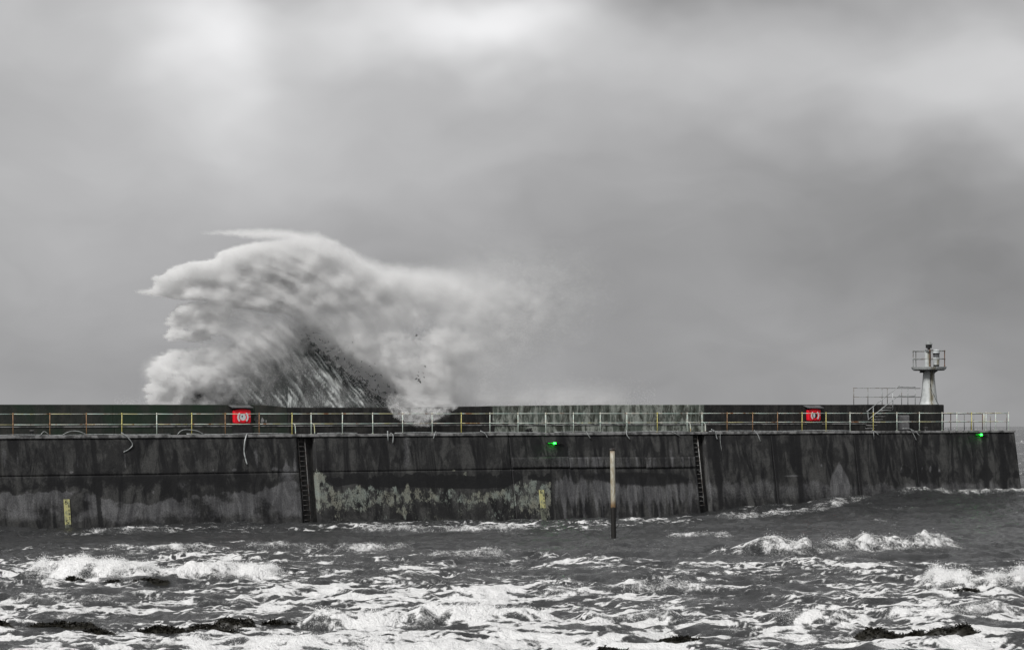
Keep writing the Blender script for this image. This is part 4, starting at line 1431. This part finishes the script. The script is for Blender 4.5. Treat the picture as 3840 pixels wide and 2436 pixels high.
def spray_density():
    """optical depth of the spray, drawn as blown sheets along the arc of the wave"""
    gx, gy = np.meshgrid(np.arange(430, 2460, 2.5), np.arange(820, 1530, 2.5))
    # flow arcs round (760,1470)
    rr = np.hypot(gx - 760, (gy - 1470) * 1.25)
    th = np.arctan2(-(gy - 1470) * 1.25, gx - 760)
    flow = fbm(rr / 58, th * 1.25, 4, 211)
    flow2 = fbm(rr / 17, th * 3.2, 4, 221)
    puff = fbm(gx / 75, gy / 60, 5, 231)
    puff2 = fbm(gx / 26, gy / 22, 4, 241, 0.6)
    ex = gx + 16 * fbm(gx / 46, gy / 30, 4, 251, 0.6)
    ey = gy + 11 * fbm(gx / 40, gy / 34, 4, 261, 0.6)
    torn = fbm(gx / 90, gy / 9, 4, 271, 0.6) * sstep(1150, 800, gx)
    ex = ex + 34 * torn
    ey = ey + 5 * fbm(gx / 14, gy / 10, 3, 281) * sstep(1000, 700, gx)
    G = lambda cx, cy, sx, sy, rot=0: np.exp(-(((gx - cx) * math.cos(rot) + (gy - cy) * math.sin(rot)) / sx) ** 2 - ((-(gx - cx) * math.sin(rot) + (gy - cy) * math.cos(rot)) / sy) ** 2)
    # upper blown sheet
    up = [(501, 1096), (581, 1085), (592, 1066), (574, 1043), (612, 1036), (655, 1003), (708, 988), (789, 980), (832, 948), (896, 929), (958, 912), (1010, 905), (1120, 890),
          (1240, 905), (1340, 960), (1430, 1000), (1700, 1030), (1900, 1110), (1900, 1190), (1500, 1180), (1250, 1170), (1000, 1170), (850, 1150), (760, 1125), (692, 1130), (640, 1120), (561, 1104)]
    su = polysdf(ex, ey, up)
    soft = np.interp(gx, [450, 900, 1200, 1500, 1900], [9, 16, 60, 120, 170])
    D = 3.0 * sstep(-0.25, 1.0, su / soft) * np.interp(gx, [500, 640, 1200, 1500, 1800, 2000], [1.0, 1.25, 1.25, 0.8, 0.3, 0.12])
    D *= np.clip(0.95 + 0.5 * flow + 0.2 * flow2 + 0.45 * puff, 0.2, 2)
    # thin pennant along the very top
    pn = [(752, 877), (850, 868), (960, 864), (1080, 866), (1190, 880), (1270, 915), (1200, 915), (1080, 900), (960, 897), (880, 886)]
    D += 1.6 * sstep(-0.3, 1.2, polysdf(ex, ey + 0.3 * (gy - ey), pn) / np.interp(gx, [750, 900, 1200], [5, 16, 40])) * np.clip(0.9 + flow, 0.3, 1.6)
    # rolled head
    hd = [(741, 1130), (682, 1145), (644, 1178), (634, 1207), (643, 1237), (623, 1261), (645, 1277), (692, 1272), (730, 1285), (790, 1270), (850, 1215), (868, 1160), (810, 1135)]
    sh = polysdf(ex, ey, hd)
    D += 4.2 * sstep(-0.2, 1.0, sh / 12) * np.interp(gx, [620, 740, 870], [1.15, 0.9, 0.35]) * np.clip(0.85 + 1.0 * puff2, 0.1, 2)
    D -= 3.4 * G(705, 1225, 30, 16, -0.5) + 2.6 * G(750, 1242, 44, 13, 0) + 3.0 * G(660, 1128, 75, 10, 0.0) + 2.4 * G(650, 1292, 70, 9, 0.05)
    # lower left mass
    lw = [(668, 1300), (612, 1322), (572, 1357), (560, 1396), (567, 1430), (553, 1446), (561, 1525), (900, 1525), (1000, 1450), (960, 1330), (820, 1280), (740, 1285)]
    sl = polysdf(ex, ey, lw)
    D += 1.9 * sstep(-0.2, 1.0, sl / np.interp(gx, [550, 640, 900], [10, 26, 110])) * np.interp(gx, [550, 640, 760, 900, 1000], [1.35, 1.0, 0.7, 0.35, 0.2]) * np.clip(0.75 + 1.2 * puff2 + 0.5 * puff, 0.05, 2)
    D += 1.7 * G(610, 1390, 40, 30) + 1.6 * G(745, 1448, 45, 14, -0.5) + 1.4 * G(625, 1440, 50, 22, -0.3)
    D -= 1.7 * G(650, 1408, 36, 13, 0.25) + 1.0 * G(730, 1480, 60, 16)
    # grey middle between head and dark face
    mid = [(800, 1130), (1600, 1150), (1560, 1240), (1250, 1260), (1130, 1270), (1000, 1290), (880, 1290), (760, 1290), (720, 1270)]
    sm = polysdf(ex, ey, mid)
    D += 0.85 * sstep(-0.4, 1.0, sm / 50) * np.clip(0.75 + 1.0 * flow + 0.6 * flow2, 0.05, 2)
    D += 0.9 * sstep(-0.4, 1.0, sm / 120) * np.interp(gx, [1100, 1400], [0, 0.8])
    # veil over the dark face, streaked
    vf = [(760, 1290), (1000, 1280), (1150, 1290), (1300, 1400), (1450, 1510), (1300, 1525), (760, 1525)]
    sv = polysdf(gx, gy, vf)
    D += sstep(-0.4, 1.0, sv / 40) * np.clip(0.20 + 0.55 * np.clip(flow2 * 1.5, 0, 1) + 0.4 * np.clip(flow, 0, 1), 0, 1) * np.interp(gy, [1270, 1310, 1350, 1525], [1.9, 1.1, 0.5, 0.22])
    cl_ = np.interp(gx, [560, 610, 660, 740, 860, 1000, 1100, 1180], [1600, 1540, 1490, 1430, 1350, 1290, 1270, 1300])
    D += 1.5 * np.exp(-((gy - cl_ + 14) / 42) ** 2) * sstep(1200, 1060, gx) * np.clip(0.9 + 0.9 * flow + 0.5 * flow2, 0.25, 2)
    D += 0.55 * np.exp(-((gy - cl_ - 60) / 60) ** 2) * sstep(1180, 1000, gx) * np.clip(0.8 + 1.2 * flow2, 0.1, 2)
    # exploding right side beyond the falling crest
    rt = [(1120, 1240), (1320, 1225), (1500, 1225), (1640, 1215), (1770, 1225), (1720, 1330), (1670, 1420), (1700, 1530), (1480, 1560), (1380, 1500), (1290, 1430), (1190, 1340)]
    srx = polysdf(ex, ey, rt)
    D += 2.0 * sstep(-0.3, 1.0, srx / np.maximum(np.interp(gx, [1200, 1450, 1700], [12, 30, 110]), np.interp(gy, [1230, 1340], [110, 10]))) * np.clip(0.75 + 1.1 * puff2 + 0.7 * puff, 0.05, 2)
    D += 2.2 * G(1590, 1480, 100, 46) + 2.4 * G(1650, 1390, 45, 100, 0.5) + 1.8 * G(1590, 1450, 60, 60) + 1.3 * G(1410, 1062, 34, 22) + 0.9 * G(1380, 1310, 60, 50) + 1.0 * G(1330, 1270, 60, 30)
    D += 0.8 * G(1560, 1070, 190, 40)
    D -= 1.5 * G(1250, 1022, 55, 26, -0.2) + 0.8 * G(1340, 1060, 34, 18) + 0.6 * G(1560, 1255, 90, 40, -0.2) 
    cr_ = np.interp(gx, [1080, 1180, 1250, 1330, 1420, 1500, 1580], [1262, 1295, 1350, 1412, 1470, 1525, 1600])
    D += 1.9 * np.exp(-((gy - cr_ + 40) / 44) ** 2) * sstep(1090, 1160, gx) * sstep(1560, 1480, gx) * np.clip(0.7 + 1.5 * puff2 + 0.6 * puff, 0, 2)
    # drifting mist to the right and low along the parapet
    D += 0.55 * G(1830, 1190, 260, 130, -0.3) * np.clip(0.8 + puff, 0, 2) + 0.40 * G(1760, 1300, 130, 220, 0.25)
    D += 0.55 * np.exp(-((gy - 1510) / 26) ** 2) * np.interp(gx, [540, 700, 1650, 1850, 2100, 2400], [0.1, 0.2, 0.3, 0.7, 0.9, 0.0]) * np.clip(0.8 + 1.2 * puff, 0, 2)
    D += 0.25 * G(2080, 1490, 320, 45)
    return gx, gy, np.clip(D * 1.8, 0, 8), puff, flow, flow2


def make_tris(C, size, parent, name, R):
    n = len(C)
    a = R.normal(0, 1, (n, 3))
    b = R.normal(0, 1, (n, 3))
    a /= np.linalg.norm(a, axis=1)[:, None]
    b -= a * (a * b).sum(1)[:, None]
    b /= np.linalg.norm(b, axis=1)[:, None]
    s = size[:, None]
    V = np.stack([C + a * s, C + (-0.5 * a + 0.866 * b) * s, C + (-0.5 * a - 0.866 * b) * s], 1).reshape(-1, 3)
    return np_mesh(name, V, np.arange(n * 3).reshape(n, 3), M['spray'], parent, smooth=False)


def mist_volume():
    """the fine spray between the droplets: a fog grid filled from the same sheets"""
    gx, gy, D, puff, flow, flow2 = spray_density()
    vox = 0.125
    x0, x1 = QL(440, 1400, WOFF) - lw0, QL(2300, 1400, WOFF) - lw0
    y0, y1 = -7.4, 4.6
    z0, z1 = 4.2, 16.6
    nx, ny, nz = int((x1 - x0) / vox), int((y1 - y0) / vox), int((z1 - z0) / vox)
    xs = x0 + (np.arange(nx) + 0.5) * (x1 - x0) / nx
    ys = y0 + (np.arange(ny) + 0.5) * (y1 - y0) / ny
    zs = z0 + (np.arange(nz) + 0.5) * (z1 - z0) / nz
    ZZ, YY, XX = np.meshgrid(zs, ys, xs, indexing='ij')          # x fastest
    px, py = invpx(XX + lw0, WOFF - YY, ZZ)
    ii = (py - gy[0, 0]) / 2.5
    jj = (px - gx[0, 0]) / 2.5
    ok = (ii > 0) & (jj > 0) & (ii < gx.shape[0] - 2) & (jj < gx.shape[1] - 2)
    i0, j0 = np.clip(np.rint(ii), 0, gx.shape[0] - 1).astype(np.int32), np.clip(np.rint(jj), 0, gx.shape[1] - 1).astype(np.int32)
    Dm = np.where(ok, D[i0, j0], 0)
    pf = ((0.6 + 1.3 * sstep(860, 600, gx)) * puff + 0.55 * flow + 0.12 * flow2)[i0, j0]
    crest = np.interp(px, [1080, 1180, 1250, 1330, 1420, 1500, 1580], [1262, 1295, 1350, 1412, 1470, 1525, 1600])
    dc = crest - py
    bw_ = sstep(100, 10, dc) * sstep(-75, -45, dc) * sstep(1050, 1230, px) * sstep(1620, 1450, px)
    bw_ = bw_ * np.clip(0.86 + 0.9 * fbm(px / 30, py / 30, 3, 331), 0.2, 1)
    front = -(2.1 + pf) * (1 - bw_) + 0.7 * bw_                  # local y of the sheet's face
    th = np.interp(Dm, [0, 1, 3, 8], [1.6, 1.9, 2.6, 3.2])
    u = (YY - front) / th
    prof = np.clip(u * 3 + 0.6, 0, 1) * np.exp(-np.clip(u, 0, 9) ** 2 * 1.2)
    prof *= np.clip((YY + 4.9) / 0.4, 0, 1)                      # clear of the parapet
    dens = MIST * Dm / th * prof
    # thinner cloud round the water that has come over the parapet
    tx = px + 26 * fbm(px / 22, py / 18, 4, 301, 0.65)
    tng = sstep(0.0, 1.0, 1.15 - np.hypot((tx - 1575) / np.interp(py, [1480, 1530, 1605], [150, 130, 50]), np.clip(py - 1540, 0, 99) / 62))
    dens += MIST * 0.55 * tng * np.clip(0.8 + 1.6 * fbm(px / 24, py / 18, 3, 305), 0, 2) * sstep(1470, 1510, py) * np.exp(-((YY + np.interp(py, [1480, 1527, 1600], [5.4, 6.5, 6.7])) / 0.55) ** 2)
    dens = np.where(dens < 0.01, 0, dens).astype(np.float32)
    me = bpy.data.meshes.new('mist')
    n = dens.size
    me.vertices.add(n)
    at = me.attributes.new('d', 'FLOAT', 'POINT')
    at.data.foreach_set('value', dens.ravel())
    ob = bpy.data.objects.new('mist', me)
    COL.objects.link(ob)
    ob.parent = wave
    m = bpy.data.materials.new('spray_mist')
    m.use_nodes = True
    t = m.node_tree
    t.nodes.clear()
    pv = t.nodes.new('ShaderNodeVolumePrincipled')
    pv.inputs['Color'].default_value = (0.99, 0.99, 0.99, 1)
    pv.inputs['Density'].default_value = 1.0
    pv.inputs['Anisotropy'].default_value = 0.0
    out = t.nodes.new('ShaderNodeOutputMaterial')
    t.links.new(pv.outputs[0], out.inputs['Volume'])
    me.materials.append(m)
    g = bpy.data.node_groups.new('mist_grid', 'GeometryNodeTree')
    g.interface.new_socket('Geometry', in_out='INPUT', socket_type='NodeSocketGeometry')
    g.interface.new_socket('Geometry', in_out='OUTPUT', socket_type='NodeSocketGeometry')
    gi, go = g.nodes.new('NodeGroupInput'), g.nodes.new('NodeGroupOutput')
    pos = g.nodes.new('GeometryNodeInputPosition')
    sp = g.nodes.new('ShaderNodeSeparateXYZ')
    g.links.new(pos.outputs[0], sp.inputs[0])

    def mth(op, a, b, clampmax=None):
        q = g.nodes.new('ShaderNodeMath')
        q.operation = op
        for k, v in enumerate((a, b)):
            if v is None:
                continue
            if isinstance(v, bpy.types.NodeSocket):
                g.links.new(v, q.inputs[k])
            else:
                q.inputs[k].default_value = v
        return q.outputs[0]
    ids = []
    for k, (a, b, c) in enumerate(((x0, x1, nx), (y0, y1, ny), (z0, z1, nz))):
        q = mth('MULTIPLY', mth('SUBTRACT', sp.outputs[k], a), (c - 1) / (b - a))
        q = mth('ROUND', q, None)
        ids.append(mth('MINIMUM', mth('MAXIMUM', q, 0.0), c - 1.0))
    idx = mth('ADD', ids[0], mth('MULTIPLY', mth('ADD', ids[1], mth('MULTIPLY', ids[2], float(ny))), float(nx)))
    na = g.nodes.new('GeometryNodeInputNamedAttribute')
    na.data_type = 'FLOAT'
    na.inputs[0].default_value = 'd'
    si = g.nodes.new('GeometryNodeSampleIndex')
    si.data_type = 'FLOAT'
    g.links.new(gi.outputs[0], si.inputs['Geometry'])
    g.links.new(na.outputs[0], si.inputs['Value'])
    g.links.new(idx, si.inputs['Index'])
    vc = g.nodes.new('GeometryNodeVolumeCube')
    g.links.new(si.outputs[0], vc.inputs['Density'])
    vc.inputs['Min'].default_value = (x0, y0, z0)
    vc.inputs['Max'].default_value = (x1, y1, z1)
    for k, c in zip(('X', 'Y', 'Z'), (nx, ny, nz)):
        vc.inputs['Resolution ' + k].default_value = c
    sm = g.nodes.new('GeometryNodeSetMaterial')
    sm.inputs['Material'].default_value = m
    g.links.new(vc.outputs[0], sm.inputs['Geometry'])
    g.links.new(sm.outputs[0], go.inputs[0])
    md = ob.modifiers.new('mist_grid', 'NODES')
    md.node_group = g
    tag(ob, kind='stuff')


MIST = 1.15
mist_volume()


def big_spray(n=1250000):
    R = np.random.default_rng(5)
    gx, gy, D, puff, flow, flow2 = spray_density()
    p = D.ravel() ** 0.65
    p /= p.sum()
    idx = np.searchsorted(np.cumsum(p), R.random(n))
    idx = np.clip(idx, 0, D.size - 1)
    x = gx.ravel()[idx] + R.uniform(-1.6, 1.6, n)
    y = gy.ravel()[idx] + R.uniform(-1.6, 1.6, n)
    relief = ((0.6 + 1.3 * sstep(860, 600, gx)) * puff + 0.55 * flow + 0.12 * flow2).ravel()[idx]
    th = np.interp(D.ravel()[idx], [0, 1, 3, 5], [1.2, 1.8, 2.8, 3.4])
    dep = relief + th * np.abs(R.normal(0, 0.6, n)) * -1
    # spray over the dark face lies in front of it
    o = WOFF + 2.1 + dep
    crest = np.interp(x, [1080, 1180, 1250, 1330, 1420, 1500, 1580], [1262, 1295, 1350, 1412, 1470, 1525, 1600])
    dc = crest - y + 22 * R.normal(0, 1, n) * 0.5
    bw_ = sstep(100, 10, dc) * sstep(-75, -45, dc) * sstep(1050, 1230, x) * sstep(1620, 1450, x)
    bw_ = bw_ * (R.random(n) > 0.16)
    o = o * (1 - bw_) + (WOFF - 0.9 - 0.6 * np.abs(dep)) * bw_
    o = np.minimum(o, -3.9)
    l, z = Q(x, y, o)
    C = np.stack([l - lw0, -(o - WOFF), z], -1)
    # droplet size: total area gives the optical depth
    cell = (2.5 / 66.0) ** 2
    area = D.ravel()[idx] * cell / (n * p[idx]) * 2.0      # mean projected area is half the triangle's
    size = np.sqrt(0.35 * area / 1.299) * np.exp(R.normal(0, 0.25, n)) * 0.96     # area = 1.299 R^2 for circumradius R
    o_ = make_tris(C, size, wave, 'spray', R)
    tag(o_, kind='stuff')


big_spray()


def spill(n=200000):
    """the tongue of water that has come over the parapet"""
    R = np.random.default_rng(15)
    gx, gy = np.meshgrid(np.arange(1400, 1800, 2.0), np.arange(1420, 1612, 2.0))
    ex = gx + 9 * fbm(gx / 16, gy / 16, 4, 301, 0.65)
    ey = gy + 9 * fbm(gx / 18, gy / 14, 4, 311, 0.65)
    pg = [(1470, 1440), (1445, 1500), (1455, 1535), (1475, 1560), (1500, 1578), (1530, 1592), (1570, 1600), (1610, 1598), (1640, 1575), (1690, 1548), (1715, 1530), (1725, 1512), (1650, 1440)]
    s = polysdf(ex, ey, pg)
    pf = fbm(gx / 26, gy / 20, 5, 321, 0.65)
    D = 2.8 * sstep(-0.2, 1.0, s / 9) * np.clip(0.7 + 2.0 * pf, 0.05, 2) * np.interp(gy, [1460, 1525, 1560, 1612], [0.0, 0.4, 0.45, 0.4])
    p = D.ravel() / D.sum()
    idx = np.clip(np.searchsorted(np.cumsum(p), R.random(n)), 0, D.size - 1)
    x, y = gx.ravel()[idx] + R.uniform(-1.2, 1.2, n), gy.ravel()[idx] + R.uniform(-1.2, 1.2, n)
    o = -PO + 0.35 + 0.35 * pf.ravel()[idx] + 0.45 * np.abs(R.normal(0, 0.5, n)) + np.interp(y, [1430, 1500, 1535, 1600], [-2.2, -1.0, -0.1, 0.25])
    l, z = Q(x, y, o)
    z = np.maximum(z, DECK + 0.03)
    C = np.stack([l - lw0, -(o - WOFF), z], -1)
    cell = (2.0 / 66.0) ** 2
    edge = math.sqrt(D.sum() * cell / n * 2.0 / 1.299)
    tag(make_tris(C, 0.75 * edge * np.exp(R.normal(0, 0.3, n)), wave, 'overtopping_water', R), kind='stuff')


spill()

# clots of solid dark water flung off the falling crest
def clots(n=15000):
    R = np.random.default_rng(55)
    x = R.uniform(1130, 1560, n)
    cr_ = np.interp(x, [1080, 1180, 1250, 1330, 1420, 1500, 1580], [1262, 1295, 1350, 1412, 1470, 1525, 1600])
    y = cr_ - np.abs(R.normal(0, 46, n)) + 6
    k = (fbm(x / 20, y / 16, 4, 341, 0.65) > 0.16) & (y > 1225)
    x, y = x[k], y[k]
    o = WOFF + 1.3 + R.normal(0, 0.5, len(x))
    l, z = Q(x, y, o)
    C = np.stack([l - lw0, -(o - WOFF), z], -1)
    ob = make_tris(C, np.exp(R.normal(math.log(0.021), 0.5, len(x))), wave, 'water_clots', R)
    ob.data.materials.clear()
    ob.data.materials.append(simple('dark_water', (0.05, 0.056, 0.054), 0.35, (0.02, 0.023, 0.022), 3.0))
    tag(ob, kind='stuff')


clots()

# dark scraps of weed thrown up with the water
R = np.random.default_rng(77)
for cx_, cy_, n, sp in ((1572, 1420, 7, 7), (1562, 1258, 2, 3), (1590, 1385, 3, 9)):
    x, y = cx_ + R.normal(0, sp, n), cy_ + R.normal(0, sp, n)
    o = np.full(n, -4.0 + 0.1)
    l, z = Q(x, y, o)
    for k in range(n):
        mb = MB()
        c = Vector((float(l[k]) - lw0, -(float(o[k]) - WOFF), float(z[k])))
        d = Vector(R.normal(0, 1, 3)).normalized() * R.uniform(0.03, 0.08)
        mb.tube([c - d, c + Vector(R.normal(0, 0.03, 3)), c + d], R.uniform(0.015, 0.035), 5)
        mb.build('weed_fragment', M['weed'], wave)

# ------------------------------------------------------------------ froth thrown up by the small breakers
def froth(n_total=230000):
    R = np.random.default_rng(25)
    wts = np.array([math.hypot(b[2] - b[0], b[3] - b[1]) * b[6] * b[4] for b in BW])
    out = []
    for b, wt in zip(BW, wts):
        n = int(n_total * wt / wts.sum())
        if n < 50:
            continue
        s = R.random(n)
        X, Y = b[0] + (b[2] - b[0]) * s, b[1] + (b[3] - b[1]) * s
        cl = np.clip(0.5 + 1.6 * fbm(X / 0.7, Y * 0 + b[7], 3, 401 + b[7]), 0, 1.3) * sstep(0, 0.12, s) * sstep(1, 0.88, s)
        keep = R.random(n) < cl
        X, Y, cl = X[keep], Y[keep], cl[keep]
        Y = Y + R.normal(-0.05, 0.30 + 0.2 * b[4], len(X)) + 0.55 * fbm(X / 2.2, X * 0 + b[7], 3, 101 + b[7])
        h, _ = sea_field(X, Y)
        z = h + np.abs(R.normal(0, 0.115, len(X))) * b[4] * 1.6 * (0.3 + cl) - 0.02
        out.append(np.stack([X + R.normal(0, 0.05, len(X)), Y, z], -1))
    C = np.concatenate(out)
    o = make_tris(C, np.exp(R.normal(math.log(0.0105), 0.4, len(C))), None, 'breaker_froth', R)
    tag(o, 'white froth and spray thrown up along the small harbour breakers', 'froth', None, 'stuff')


froth()
